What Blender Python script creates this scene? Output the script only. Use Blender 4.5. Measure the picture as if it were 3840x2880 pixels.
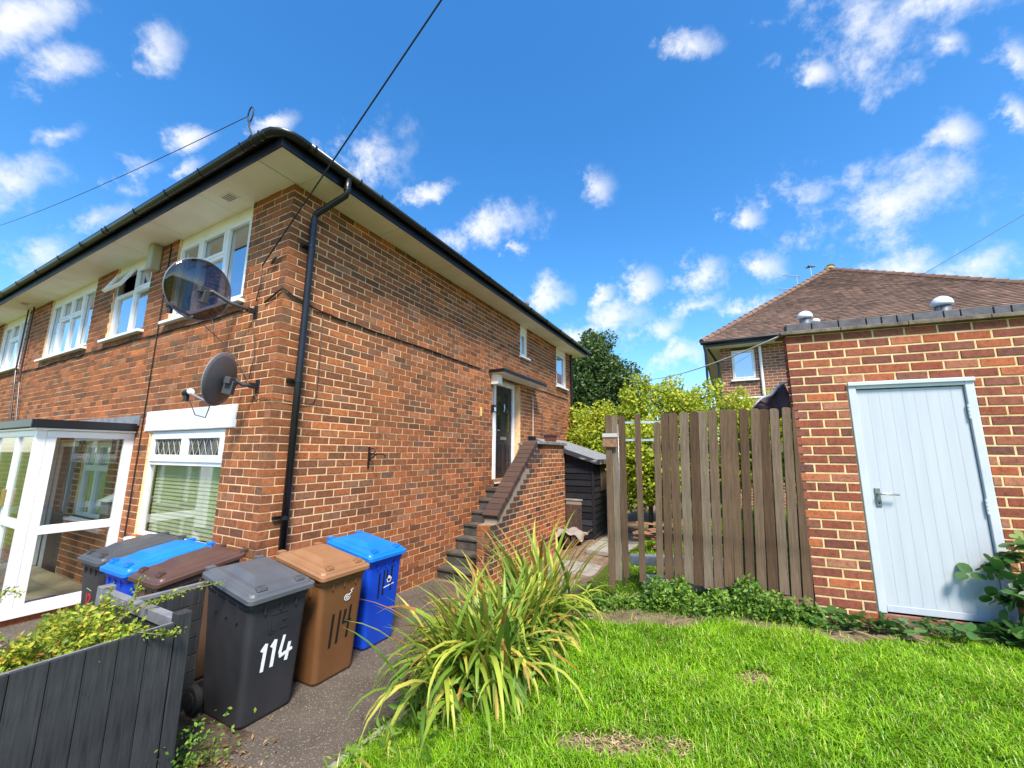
import bpy, math, random
import numpy as np
from mathutils import Vector, Matrix
random.seed(7); RNG = np.random.default_rng(7)
for o in list(bpy.data.objects): bpy.data.objects.remove(o)
SCN = bpy.context.scene; COL = SCN.collection
R = math.radians

# ------------------------------------------------------------------ camera
CAMZ = 1.911; FPX = 1505.2; PITCH = 0.171637; ROLL = 0.0052
cam_d = bpy.data.cameras.new('camera'); cam = bpy.data.objects.new('camera', cam_d); COL.objects.link(cam)
cam_d.sensor_width = 36.0; cam_d.lens = FPX/3840*36; cam_d.clip_start = 0.05; cam_d.clip_end = 3000
cam.matrix_world = Matrix.Translation((0, 0, CAMZ)) @ Matrix.Rotation(math.pi/2+PITCH, 4, 'X') @ Matrix.Rotation(ROLL, 4, 'Z')
SCN.camera = cam
SCN.render.resolution_x = 1024; SCN.render.resolution_y = 768
def ray(x, y):                      # direction through a point of the photograph (2212 px wide view)
    k = 3840/2212; u, w = x*k-1920, y*k-1440
    c, s = math.cos(ROLL), math.sin(ROLL); u, w = c*u+s*w, -s*u+c*w
    dx, dz = u/FPX, -w/FPX
    return Vector((dx, math.cos(PITCH)-dz*math.sin(PITCH), math.sin(PITCH)+dz*math.cos(PITCH)))
def proj(P):                        # world point -> fraction of the picture, depth
    X, Y, Z = P[0], P[1], P[2]-CAMZ
    d = Y*math.cos(PITCH)+Z*math.sin(PITCH); up = -Y*math.sin(PITCH)+Z*math.cos(PITCH)
    if d < .05: return (-9, -9, d)
    return (0.5+FPX*X/d/3840, 0.5-FPX*up/d/2880, d)

# ------------------------------------------------------------------ light
SUN = Vector((0.17, -0.70, 1.0)).normalized()
EL = math.asin(SUN.z); AZ = math.atan2(SUN.x, SUN.y)
sd = bpy.data.lights.new('sun', 'SUN'); so = bpy.data.objects.new('sun', sd); COL.objects.link(so)
sd.energy = 2.5; sd.angle = R(14); sd.color = (1, .92, .80)
so.rotation_euler = (-SUN).to_track_quat('-Z', 'Y').to_euler(); so.location = (-8, -10, 20)
SCN.view_settings.view_transform = 'Standard'; SCN.view_settings.look = 'None'
SCN.view_settings.exposure = 1.6; SCN.view_settings.gamma = 1.0

W = bpy.data.worlds.new('World'); SCN.world = W; W.use_nodes = True
wt = W.node_tree; wt.nodes.clear()
def wn(t, **k):
    n = wt.nodes.new(t)
    for a, b in k.items(): setattr(n, a, b)
    return n
def math_node(tree, op, a=None, b=None, c=None, clamp=False):
    n = tree.nodes.new('ShaderNodeMath'); n.operation = op; n.use_clamp = clamp
    for i, v in enumerate((a, b, c)):
        if v is None: continue
        if isinstance(v, (int, float)): n.inputs[i].default_value = v
        else: tree.links.new(v, n.inputs[i])
    return n.outputs[0]
sky = wn('ShaderNodeTexSky', sky_type='NISHITA'); sky.sun_disc = False
sky.sun_elevation = EL; sky.sun_rotation = AZ; sky.air_density = 1.0; sky.dust_density = 0.6; sky.ozone_density = 3.0
tc = wn('ShaderNodeTexCoord')
sep = wn('ShaderNodeSeparateXYZ'); wt.links.new(tc.outputs['Generated'], sep.inputs[0])
ay = math_node(wt, 'ABSOLUTE', sep.outputs[1])
com = wn('ShaderNodeCombineXYZ'); wt.links.new(sep.outputs[0], com.inputs[0]); wt.links.new(ay, com.inputs[1]); wt.links.new(sep.outputs[2], com.inputs[2])
DIR = com.outputs[0]
def wnoise(scale, detail, rough):
    n = wn('ShaderNodeTexNoise'); n.inputs['Scale'].default_value = scale; n.inputs['Detail'].default_value = detail
    n.inputs['Roughness'].default_value = rough; wt.links.new(DIR, n.inputs['Vector']); return n
def vmath(op, a, b):
    n = wn('ShaderNodeVectorMath', operation=op)
    for i, v in enumerate((a, b)):
        if isinstance(v, tuple): n.inputs[i].default_value = v
        elif v is not None: wt.links.new(v, n.inputs[i])
    return n
n1 = wnoise(11, 5, .68)
off = vmath('SUBTRACT', n1.outputs['Color'], (.5, .5, .5)); offs = vmath('MULTIPLY', off.outputs[0], (.20, .14, .0))
ys = math_node(wt, 'MAXIMUM', ay, .08); TLT = R(18); CT, ST = math.cos(TLT), math.sin(TLT)
gx_ = math_node(wt, 'DIVIDE', sep.outputs[0], ys); gy_ = math_node(wt, 'DIVIDE', sep.outputs[2], ys)
cm2 = wn('ShaderNodeCombineXYZ')
wt.links.new(math_node(wt, 'MULTIPLY_ADD', gx_, CT, math_node(wt, 'MULTIPLY', gy_, ST)), cm2.inputs[0]); wt.links.new(math_node(wt, 'MULTIPLY_ADD', gx_, -ST, math_node(wt, 'MULTIPLY', gy_, CT)), cm2.inputs[1])
ND = vmath('ADD', cm2.outputs[0], offs.outputs[0]).outputs[0]
CLOUDS = [(60, 40, 150, 62), (135, 145, 90, 50), (340, 105, 62, 60), (30, 395, 130, 62), (75, 540, 95, 50), (190, 468, 85, 34), (120, 300, 55, 25),
 (280, 372, 75, 36), (410, 300, 60, 28), (395, 372, 45, 20), (600, 258, 42, 20), (815, 345, 85, 62), (930, 412, 62, 20), (1045, 495, 120, 44), (1110, 542, 30, 14),
 (1880, 60, 140, 100), (2030, 5, 180, 45), (1770, 160, 45, 30), (2050, 92, 45, 32), (2195, 130, 50, 60), (1490, 92, 65, 36), (1288, 405, 42, 44),
 (1925, 430, 200, 88), (1730, 430, 75, 42), (1608, 465, 45, 30), (2195, 245, 35, 45), (2060, 285, 60, 42), (1325, 692, 78, 38), (1425, 712, 55, 32),
 (1185, 640, 62, 42), (1305, 643, 35, 16), (1500, 664, 65, 24), (1392, 610, 42, 34), (1525, 588, 62, 38), (1645, 588, 62, 34), (1465, 772, 70, 26),
 (1950, 590, 120, 38), (2110, 580, 130, 55), (1860, 612, 60, 20), (2180, 640, 80, 30), (1240, 735, 60, 22), (1640, 650, 50, 16),
 (-250, 250, 160, 60), (-500, 480, 260, 70), (2500, 330, 200, 80), (2700, 600, 260, 60), (700, -420, 240, 120), (1500, -500, 260, 120), (2500, -200, 240, 110), (-300, -250, 240, 120)]
cur = None
for (cx, cy, rx, ry) in CLOUDS:
    D = ray(cx, cy); E1 = ray(cx+rx, cy); E2 = ray(cx, cy-ry)
    px, pz = D.x/D.y, D.z/D.y; a = 1.3*abs(E1.x/E1.y-px); b = 1.3* abs(E2.z/E2.y-pz)
    px, pz = px*CT+pz*ST, -px*ST+pz*CT; b *= .95
    if a <= 0 or D.y <= .1 or E2.y <= .1: continue
    v = wn('ShaderNodeVectorMath', operation='MULTIPLY_ADD'); wt.links.new(ND, v.inputs[0]); v.inputs[1].default_value = (1/a, 1/b, 0.0); v.inputs[2].default_value = (-px/a, -pz/b, 0)
    q = vmath('LENGTH', v.outputs[0], None).outputs['Value']
    cur = q if cur is None else math_node(wt, 'MINIMUM', cur, q)
n2 = wnoise(11, 8, .66); n3 = wnoise(5, 2, .5)
dens = math_node(wt, 'ADD', math_node(wt, 'SUBTRACT', 1.0, cur), math_node(wt, 'MULTIPLY', math_node(wt, 'SUBTRACT', n2.outputs['Fac'], .5), 3.4))
mr = wn('ShaderNodeMapRange', interpolation_type='SMOOTHSTEP'); wt.links.new(dens, mr.inputs['Value'])
mr.inputs['From Min'].default_value = -.06; mr.inputs['From Max'].default_value = 1.45
alpha = math_node(wt, 'MULTIPLY', mr.outputs[0], .97)
# even colour grade of the whole sky (more saturated blue), then clouds over it
hs = wn('ShaderNodeHueSaturation'); wt.links.new(sky.outputs[0], hs.inputs['Color']); hs.inputs['Saturation'].default_value = 1.32; hs.inputs['Value'].default_value = 1.0
mx = wn('ShaderNodeMix', data_type='RGBA'); wt.links.new(alpha, mx.inputs['Factor']); wt.links.new(hs.outputs[0], mx.inputs[6])
cl = wn('ShaderNodeMix', data_type='RGBA'); wt.links.new(n3.outputs['Fac'], cl.inputs['Factor'])
cl.inputs[6].default_value = (3.2, 3.3, 3.5, 1); cl.inputs[7].default_value = (4.2, 4.2, 4.2, 1)
wt.links.new(cl.outputs[2], mx.inputs[7])
bg = wn('ShaderNodeBackground'); wt.links.new(mx.outputs[2], bg.inputs[0]); bg.inputs[1].default_value = 0.10
W.cycles.sampling_method = 'MANUAL'; W.cycles.sample_map_resolution = 256
wo = wn('ShaderNodeOutputWorld'); wt.links.new(bg.outputs[0], wo.inputs[0])

# ------------------------------------------------------------------ frames
ANG = 1.0825756; GU = Vector((math.cos(ANG), math.sin(ANG), 0)); GW = Vector((-math.sin(ANG), math.cos(ANG), 0))
C0 = Vector((-2.4967, 4.1399, 0))
def hp(u, w, z=0): return C0+GU*u+GW*w+Vector((0, 0, z))      # house frame: u along the gable, w along the front
def uw(x, y):
    d = Vector((x, y, 0))-C0; return d.dot(GU), d.dot(GW)
def sstep(a, b, x):
    t = np.clip((np.asarray(x, float)-a)/(b-a), 0, 1); return t*t*(3-2*t)
def ground(u, w):                                              # terrain height in the house frame
    z1 = np.interp(-np.asarray(w, float), [1.85, 2.1, 2.45, 2.8, 3.2, 4.0, 5.5, 9], [0, .06, .2, .33, .40, .42, .43, .43])
    z2 = .19*sstep(3.2, 5.7, u)*sstep(.95, 1.6, -np.asarray(w, float))
    return np.maximum(z1, z2)
def gz(x, y):
    u, w = uw(x, y); return float(ground(u, w))

# ------------------------------------------------------------------ objects and meshes
def link(o, parent=None):
    COL.objects.link(o)
    if parent is not None: o.parent = parent
    return o
def thing(name, label, cat, loc=(0, 0, 0), rz=0.0, group=None):
    o = bpy.data.objects.new(name, None); o.empty_display_size = .1; link(o); o.location = loc; o.rotation_euler = (0, 0, rz)
    return tag(o, label, cat, group)
def tag(o, label=None, cat=None, group=None, kind=None):
    if label: o['label'] = label
    if cat: o['category'] = cat
    if group: o['group'] = group
    if kind: o['kind'] = kind
    return o
def struct(o): o['kind'] = 'structure'; return o
class MB:
    def __init__(self, tf=None, flip=False):
        self.v = []; self.f = []; self.r = []; self.m = []; self.tf = tf; self.flip = False
        if tf:
            o, a, b, c = [Vector(tf(*p)) for p in ((0, 0, 0), (.1, 0, 0), (0, .1, 0), (0, 0, .1))]
            self.flip = Matrix((a-o, b-o, c-o)).determinant() < 0
    def add(self, vs, fs, r=None, m=0):
        n = len(self.v)
        if self.tf: vs = [self.tf(*p) for p in vs]
        self.v += [tuple(p) for p in vs]
        for f in fs:
            f = tuple(n+i for i in f); self.f.append(f[::-1] if self.flip else f)
            self.r.append(random.random() if r is None else r); self.m.append(m)
        return self
    def box(self, x0, x1, y0, y1, z0, z1, r=None, m=0):
        vs = [(x0, y0, z0), (x1, y0, z0), (x1, y1, z0), (x0, y1, z0), (x0, y0, z1), (x1, y0, z1), (x1, y1, z1), (x0, y1, z1)]
        rr = random.random() if r is None else r
        return self.add(vs, [(0, 3, 2, 1), (4, 5, 6, 7), (0, 1, 5, 4), (1, 2, 6, 5), (2, 3, 7, 6), (3, 0, 4, 7)], rr, m)
    def chbox(self, x0, x1, y0, y1, z0, z1, c=.003, r=None, m=0):  # brick: front (y0) face chamfered, no back
        rr = random.random() if r is None else r
        vs = [(x0, y1, z0), (x1, y1, z0), (x1, y1, z1), (x0, y1, z1), (x0, y0+c, z0), (x1, y0+c, z0), (x1, y0+c, z1), (x0, y0+c, z1),
              (x0+c, y0, z0+c), (x1-c, y0, z0+c), (x1-c, y0, z1-c), (x0+c, y0, z1-c)]
        fs = [(8, 9, 10, 11), (4, 5, 9, 8), (5, 6, 10, 9), (6, 7, 11, 10), (7, 4, 8, 11), (0, 1, 5, 4), (1, 2, 6, 5), (2, 3, 7, 6), (3, 0, 4, 7)]
        return self.add(vs, fs, rr, m)
    def prism(self, poly, y0, y1, r=None, m=0):                   # poly in (x,z), extruded in y
        n = len(poly)
        vs = [(x, y0, z) for x, z in poly]+[(x, y1, z) for x, z in poly]
        fs = [tuple(range(n)), tuple(range(2*n-1, n-1, -1))]+[((i+1) % n, i, n+i, n+(i+1) % n) for i in range(n)]
        return self.add(vs, fs, r, m)
    def tube(self, pts, rad, n=8, cap=True, r=None, m=0):
        pts = [Vector(p) for p in pts]; k = len(pts)
        rads = rad if isinstance(rad, (list, tuple)) else [rad]*k
        rr = random.random() if r is None else r
        t0 = (pts[1]-pts[0]).normalized(); ref = Vector((0, 0, 1)) if abs(t0.z) < .9 else Vector((1, 0, 0))
        nx = t0.cross(ref).normalized(); vs = []
        for i, p in enumerate(pts):
            t = (pts[min(i+1, k-1)]-pts[max(i-1, 0)]).normalized()
            nx = (nx-t*nx.dot(t)).normalized(); ny = t.cross(nx)
            vs += [p+(nx*math.cos(2*math.pi*j/n)+ny*math.sin(2*math.pi*j/n))*rads[i] for j in range(n)]
        fs = [(i*n+j, i*n+(j+1) % n, (i+1)*n+(j+1) % n, (i+1)*n+j) for i in range(k-1) for j in range(n)]
        if cap: fs += [tuple(range(n-1, -1, -1)), tuple((k-1)*n+j for j in range(n))]
        return self.add(vs, fs, rr, m)
    def lathe(self, prof, c=(0, 0, 0), n=20, r=None, m=0):        # prof [(radius,z)]
        k = len(prof); rr = random.random() if r is None else r
        vs = [(c[0]+a*math.cos(2*math.pi*j/n), c[1]+a*math.sin(2*math.pi*j/n), c[2]+z) for a, z in prof for j in range(n)]
        fs = [(i*n+j, i*n+(j+1) % n, (i+1)*n+(j+1) % n, (i+1)*n+j) for i in range(k-1) for j in range(n)]
        fs += [tuple(range(n-1, -1, -1)), tuple((k-1)*n+j for j in range(n))]
        return self.add(vs, fs, rr, m)
    def loft(self, loops, cap=True, r=None, m=0):
        n = len(loops[0]); rr = random.random() if r is None else r
        vs = [p for l in loops for p in l]
        fs = [(i*n+j, i*n+(j+1) % n, (i+1)*n+(j+1) % n, (i+1)*n+j) for i in range(len(loops)-1) for j in range(n)]
        if cap: fs += [tuple(range(n-1, -1, -1)), tuple((len(loops)-1)*n+j for j in range(n))]
        return self.add(vs, fs, rr, m)
    def mesh(self, name, mats, smooth=False):
        me = bpy.data.meshes.new(name); me.from_pydata(self.v, [], self.f)
        for x in (mats if isinstance(mats, (list, tuple)) else [mats]): me.materials.append(x)
        a = me.attributes.new('rnd', 'FLOAT', 'FACE'); a.data.foreach_set('value', self.r)
        if any(self.m): me.polygons.foreach_set('material_index', self.m)
        if smooth: me.polygons.foreach_set('use_smooth', [True]*len(self.f))
        me.update(); return me
    def build(self, name, mats, parent=None, smooth=False, loc=None, bevel=0):
        o = bpy.data.objects.new(name, self.mesh(name, mats, smooth)); link(o, parent)
        if loc: o.location = loc
        if bevel:
            b = o.modifiers.new('bevel', 'BEVEL'); b.width = bevel; b.segments = 2; b.limit_method = 'ANGLE'
        return o
def npmesh(name, V, F, mat, rnd=None, smooth=False):              # big arrays: V (n,3), F (m,3 or 4)
    me = bpy.data.meshes.new(name); k = F.shape[1]
    me.vertices.add(len(V)); me.vertices.foreach_set('co', np.ascontiguousarray(V, np.float32).ravel())
    me.loops.add(F.size); me.loops.foreach_set('vertex_index', np.ascontiguousarray(F, np.int32).ravel())
    me.polygons.add(len(F)); me.polygons.foreach_set('loop_start', np.arange(len(F), dtype=np.int32)*k)
    me.polygons.foreach_set('loop_total', np.full(len(F), k, np.int32))
    me.update(calc_edges=True); me.materials.append(mat)
    if rnd is not None:
        a = me.attributes.new('rnd', 'FLOAT', 'FACE'); a.data.foreach_set('value', np.ascontiguousarray(rnd, np.float32))
    if smooth: me.polygons.foreach_set('use_smooth', np.ones(len(F), bool))
    return me
def rrect(hx, hy, rad, z, n=4, cx=0, cy=0):
    out = []
    for sx, sy, a0 in ((1, 1, 0), (-1, 1, 90), (-1, -1, 180), (1, -1, 270)):
        for i in range(n+1):
            a = R(a0+90*i/n); out.append((cx+sx*(hx-rad)+rad*math.cos(a), cy+sy*(hy-rad)+rad*math.sin(a), z))
    return out

# ------------------------------------------------------------------ materials
def newmat(name):
    m = bpy.data.materials.new(name); m.use_nodes = True; t = m.node_tree; t.nodes.clear()
    o = t.nodes.new('ShaderNodeOutputMaterial'); b = t.nodes.new('ShaderNodeBsdfPrincipled'); t.links.new(b.outputs[0], o.inputs[0])
    return m, t, b, o
def tnoise(t, scale, detail=4, rough=.55, stretch=None, coord='Object', dist=0):
    c = t.nodes.new('ShaderNodeTexCoord'); n = t.nodes.new('ShaderNodeTexNoise')
    n.inputs['Scale'].default_value = scale; n.inputs['Detail'].default_value = detail; n.inputs['Roughness'].default_value = rough; n.inputs['Distortion'].default_value = dist
    src = c.outputs['Object' if coord == 'World' else coord]
    if coord == 'World':
        g = t.nodes.new('ShaderNodeNewGeometry'); src = g.outputs['Position']
    if stretch:
        mp = t.nodes.new('ShaderNodeMapping'); mp.inputs['Scale'].default_value = stretch; t.links.new(src, mp.inputs[0]); src = mp.outputs[0]
    t.links.new(src, n.inputs['Vector']); return n.outputs['Fac']
def ramp(t, fac, stops, interp='LINEAR'):
    r = t.nodes.new('ShaderNodeValToRGB'); t.links.new(fac, r.inputs[0]); e = r.color_ramp.elements; r.color_ramp.interpolation = interp
    while len(e) > 1: e.remove(e[-1])
    e[0].position = stops[0][0]; e[0].color = (*stops[0][1], 1)
    for p, c in stops[1:]:
        x = e.new(p); x.color = (*c, 1)
    return r.outputs[0]
def mixc(t, fac, a, b, mode='MIX'):
    m = t.nodes.new('ShaderNodeMix'); m.data_type = 'RGBA'; m.blend_type = mode
    for i, v in ((0, fac), (6, a), (7, b)):
        if isinstance(v, (int, float)): m.inputs[i].default_value = v
        elif isinstance(v, tuple): m.inputs[i].default_value = (*v, 1)
        else: t.links.new(v, m.inputs[i])
    return m.outputs[2]
def bump(t, b, h, strength=.3, dist=.01):
    n = t.nodes.new('ShaderNodeBump'); n.inputs['Strength'].default_value = strength; n.inputs['Distance'].default_value = dist
    t.links.new(h, n.inputs['Height']); t.links.new(n.outputs[0], b.inputs['Normal'])
def rndval(t, obj):
    if obj: return t.nodes.new('ShaderNodeObjectInfo').outputs['Random']
    a = t.nodes.new('ShaderNodeAttribute'); a.attribute_name = 'rnd'; return a.outputs['Fac']
def plain(name, c1, c2=None, scale=6, rough=.6, bumps=0, bscale=40, stretch=None, metal=0, lo=.35, hi=.65, detail=4, spec=.5, bd=.01, coord='Object'):
    m, t, b, o = newmat(name)
    if c2: t.links.new(ramp(t, tnoise(t, scale, detail, stretch=stretch, coord=coord), [(lo, c1), (hi, c2)]), b.inputs['Base Color'])
    else: b.inputs['Base Color'].default_value = (*c1, 1)
    b.inputs['Roughness'].default_value = rough; b.inputs['Metallic'].default_value = metal; b.inputs['Specular IOR Level'].default_value = spec
    if bumps: bump(t, b, tnoise(t, bscale, 4, stretch=stretch, coord=coord), bumps, bd)
    return m
def brickmat(name, stops, obj, soot=0.0):
    m, t, b, o = newmat(name); rv = rndval(t, obj)
    base = ramp(t, rv, stops)
    n = tnoise(t, 26, 5, .65, coord='World'); n2 = tnoise(t, 90, 3, .6, coord='World'); n3 = tnoise(t, 1.3, 3, .6, coord='World')
    c = mixc(t, 1.0, base, ramp(t, n, [(.3, (.62, .6, .6)), (.5, (1, 1, 1)), (.72, (1.25, 1.15, 1.05))]), 'MULTIPLY')
    c = mixc(t, 1.0, c, ramp(t, n2, [(.32, (.6, .58, .56)), (.45, (1, 1, 1))]), 'MULTIPLY')
    c = mixc(t, 1.0, c, ramp(t, n3, [(.3, (.86, .84, .82)), (.7, (1.1, 1.08, 1.05))]), 'MULTIPLY')
    if soot: c = mixc(t, soot, c, (.045, .036, .032))
    t.links.new(c, b.inputs['Base Color']); b.inputs['Roughness'].default_value = .88; b.inputs['Specular IOR Level'].default_value = .25
    bump(t, b, tnoise(t, 70, 5, .7, coord='World'), .55, .004); return m
HB = [(0, (.150, .066, .035)), (.2, (.26, .098, .042)), (.38, (.35, .116, .043)), (.55, (.20, .082, .040)), (.68, (.42, .138, .049)), (.8, (.36, .160, .082)), (.9, (.165, .086, .052)), (1, (.51, .165, .055))]
GBk = [(0, (.18, .063, .044)), (.2, (.29, .082, .045)), (.4, (.15, .066, .052)), (.55, (.37, .104, .048)), (.7, (.21, .09, .068)), (.82, (.43, .13, .054)), (.92, (.40, .18, .11)), (1, (.29, .087, .05))]
M_BR_O = brickmat('house_brick', HB, True); M_BR_A = brickmat('house_brick_joined', HB, False)
M_GB_O = brickmat('garage_brick', GBk, True); M_GB_A = brickmat('garage_brick_joined', GBk, False)
M_SO_O = brickmat('sooty_brick', HB, True, .8)
M_MORT = plain('mortar', (.74, .47, .24), (.88, .61, .35), 14, .95, .5, 120, coord='World', spec=.2, bd=.004)
M_MORTG = plain('garage_mortar', (.56, .41, .19), (.76, .58, .31), 10, .95, .6, 90, coord='World', spec=.2, bd=.006)
M_WHITE = plain('white_upvc', (.80, .80, .80), (.86, .86, .85), 5, .28)
M_CREAM = plain('cream_soffit_paint', (.84, .75, .64), (.92, .85, .76), 2.2, .75, .15, 60, detail=7)
M_BLACKP = plain('black_gutter_plastic', (.006, .006, .008), (.010, .010, .013), 6, .32)
M_BLACKM = plain('black_metal', (.012, .012, .014), None, 6, .45)
M_CABLE = plain('black_cable', (.015, .014, .013), None, 6, .6)
M_GCABLE = plain('brown_cable', (.09, .06, .045), None, 6, .7)
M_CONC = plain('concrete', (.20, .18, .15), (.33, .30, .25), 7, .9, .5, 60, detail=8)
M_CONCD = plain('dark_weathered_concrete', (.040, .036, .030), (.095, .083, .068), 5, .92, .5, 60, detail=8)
M_STONE = plain('coping_stone', (.14, .13, .12), (.27, .25, .22), 9, .9, .4, 50)
M_LEAD = plain('grey_lead', (.15, .16, .18), (.24, .25, .27), 8, .5, .2, 30)
M_SLATE = plain('roof_felt', (.06, .06, .065), (.1, .1, .105), 8, .85, .3, 80)
M_STEEL = plain('galvanised_steel', (.45, .47, .5), (.6, .62, .64), 20, .35, metal=.8)
M_DARK = plain('dark_interior', (.03, .028, .025), None, 4, .9)
M_SOIL = plain('soil', (.06, .042, .03), (.17, .125, .09), 9, 1, .9, 55, detail=8, spec=.1, bd=.03)
def glassmat(name, base, refl, tint=None):
    m = bpy.data.materials.new(name); m.use_nodes = True; t = m.node_tree; t.nodes.clear()
    o = t.nodes.new('ShaderNodeOutputMaterial'); g = t.nodes.new('ShaderNodeBsdfGlossy'); g.inputs['Roughness'].default_value = .015; g.inputs['Color'].default_value = (.95, .97, 1, 1)
    fr = t.nodes.new('ShaderNodeLayerWeight'); fr.inputs['Blend'].default_value = .5
    f = math_node(t, 'ADD', math_node(t, 'MULTIPLY', math_node(t, 'POWER', fr.outputs['Facing'], 4.0), .9), refl+.04, clamp=True)
    if tint: a = t.nodes.new('ShaderNodeBsdfTransparent'); a.inputs[0].default_value = (*tint, 1)
    else: a = t.nodes.new('ShaderNodeBsdfDiffuse'); a.inputs[0].default_value = (*base, 1)
    mx = t.nodes.new('ShaderNodeMixShader'); t.links.new(f, mx.inputs[0]); t.links.new(a.outputs[0], mx.inputs[1]); t.links.new(g.outputs[0], mx.inputs[2]); t.links.new(mx.outputs[0], o.inputs[0])
    return m
M_PANE = glassmat('window_glass', (.06, .075, .085), .42)
M_CLEAR = glassmat('clear_glass', None, .035, (.86, .9, .89))
M_SMOKE = glassmat('smoked_dish_plastic', None, .03, (.33, .32, .36))
def leafmat(name, stops, trans=.35, rough=.45, obj=False):
    m, t, b, o = newmat(name); c = ramp(t, rndval(t, obj), stops)
    n = tnoise(t, 3, 3, coord='World'); c = mixc(t, 1.0, c, ramp(t, n, [(.3, (.75, .78, .7)), (.7, (1.2, 1.15, 1.1))]), 'MULTIPLY')
    t.links.new(c, b.inputs['Base Color']); b.inputs['Roughness'].default_value = rough; b.inputs['Specular IOR Level'].default_value = .35
    tr = t.nodes.new('ShaderNodeBsdfTranslucent'); t.links.new(c, tr.inputs[0])
    mx = t.nodes.new('ShaderNodeMixShader'); mx.inputs[0].default_value = trans
    t.links.new(b.outputs[0], mx.inputs[1]); t.links.new(tr.outputs[0], mx.inputs[2]); t.links.new(mx.outputs[0], o.inputs[0]); return m
# ================================================================== ground
CB = .0866; BL = .243; SOF = 4.95
def soilgrass():
    m, t, b, o = newmat('ground_soil_and_turf'); at = t.nodes.new('ShaderNodeAttribute'); at.attribute_name = 'dirt'
    n = tnoise(t, 2.4, 8, .6, coord='World'); n2 = tnoise(t, 34, 6, .7, coord='World'); n3 = tnoise(t, 7, 5, .6, coord='World')
    turf = ramp(t, n, [(.3, (.07, .12, .015)), (.55, (.12, .17, .025)), (.75, (.19, .20, .05))]); soil = ramp(t, n3, [(.3, (.15, .105, .07)), (.7, (.31, .225, .155))])
    f = math_node(t, 'ADD', at.outputs['Fac'], math_node(t, 'MULTIPLY', math_node(t, 'SUBTRACT', n3, .5), .7))
    c = mixc(t, ramp(t, f, [(.35, (0, 0, 0)), (.6, (1, 1, 1))]), turf, soil)
    c = mixc(t, 1.0, c, ramp(t, n2, [(.3, (.55, .55, .55)), (.7, (1.25, 1.25, 1.2))]), 'MULTIPLY')
    t.links.new(c, b.inputs['Base Color']); b.inputs['Roughness'].default_value = 1; b.inputs['Specular IOR Level'].default_value = .1
    bump(t, b, n2, .8, .03); return m
def fence_line(x): return 4.55+(x-1.11)*(-.29)
def bare(x, y):
    out = np.zeros(np.shape(x))
    for (vx, vy, rx, ry) in ((1635, 1478, .16, .11), (1330, 1615, .22, .12), (1240, 1610, .16, .10), (1480, 1625, .11, .06)):
        d = ray(vx, vy); t = (.40-CAMZ)/d.z; bx, by = d.x*t, d.y*t
        out = np.maximum(out, 1-np.sqrt(((x-bx)/rx)**2+((y-by)/ry)**2))
    return out
def soil_edge(x): return 4.02-(x-1.2)*.22+.10*np.sin(x*4.0)+.05*np.sin(x*11)
M_GROUND = soilgrass()
def axis(lo, hi, step, far):
    a = list(np.arange(lo, hi+1e-6, step)); d = step
    while a[-1] < far: d *= 1.35; a.append(a[-1]+d)
    d = step
    while a[0] > -far: d *= 1.35; a.insert(0, a[0]-d)
    return np.array(a)
us = axis(-4, 8, .07, 900); ws = axis(-8, 0, .06, 900)
UU, WW = np.meshgrid(us, ws, indexing='ij'); ZZ = ground(UU, WW)-.004
near = (np.abs(UU) < 9) & (np.abs(WW+3) < 6)
ZZ = ZZ+near*(.012*np.sin(UU*5.1+WW*3.7)*np.sin(WW*6.3-UU*2.1))*(WW < -2.05)
Vg = np.stack([C0.x+GU.x*UU+GW.x*WW, C0.y+GU.y*UU+GW.y*WW, ZZ], -1).reshape(-1, 3)
nu, nw = len(us), len(ws); ii, jj = np.meshgrid(np.arange(nu-1), np.arange(nw-1), indexing='ij'); a0 = (ii*nw+jj).ravel()
gm = npmesh('ground', Vg, np.stack([a0, a0+nw, a0+nw+1, a0+1], -1), M_GROUND, smooth=True)
gX, gY = Vg[:, 0], Vg[:, 1]; dirt = np.clip(np.maximum(bare(gX, gY)*1.6, np.clip((gY-soil_edge(gX))/.15+.4, 0, 1)*np.clip((fence_line(gX)+.4-gY)/.2, 0, 1)*(gX > .2)), 0, 1)
dirt = np.maximum(dirt, ((WW.ravel() > -2.25) & (WW.ravel() < 0.2)).astype(float))
da = gm.attributes.new('dirt', 'FLOAT', 'POINT'); da.data.foreach_set('value', dirt.astype(np.float32))
struct(link(bpy.data.objects.new('ground', gm)))

def pathmat():
    m, t, b, o = newmat('path_aggregate_concrete')
    n = tnoise(t, 2.2, 6, .6, coord='World'); n2 = tnoise(t, 95, 2, .6, coord='World'); n3 = tnoise(t, 60, 4, .7, coord='World')
    c = ramp(t, n, [(.3, (.075, .06, .047)), (.7, (.125, .102, .082))])
    c = mixc(t, ramp(t, n2, [(.60, (0, 0, 0)), (.68, (1, 1, 1))]), c, (.34, .28, .21))
    c = mixc(t, ramp(t, n3, [(.30, (1, 1, 1)), (.40, (0, 0, 0))]), c, (.035, .028, .023))
    t.links.new(c, b.inputs['Base Color']); b.inputs['Roughness'].default_value = .95; b.inputs['Specular IOR Level'].default_value = .2
    bump(t, b, n3, .8, .012); return m
M_PATH = pathmat()
def sheet(name, poly, z, mat):
    vs = [hp(u, w, z) for u, w in poly]; m = MB(); m.add(vs, [tuple(range(len(vs)))]); return struct(m.build(name, mat))
sheet('path', [(-6, -1.86), (2.75, -1.80), (2.75, -.0), (0, 0), (0, 16), (-.95, 16), (-.95, -.85), (-6, -1.2)][::-1], .004, M_PATH)
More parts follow.
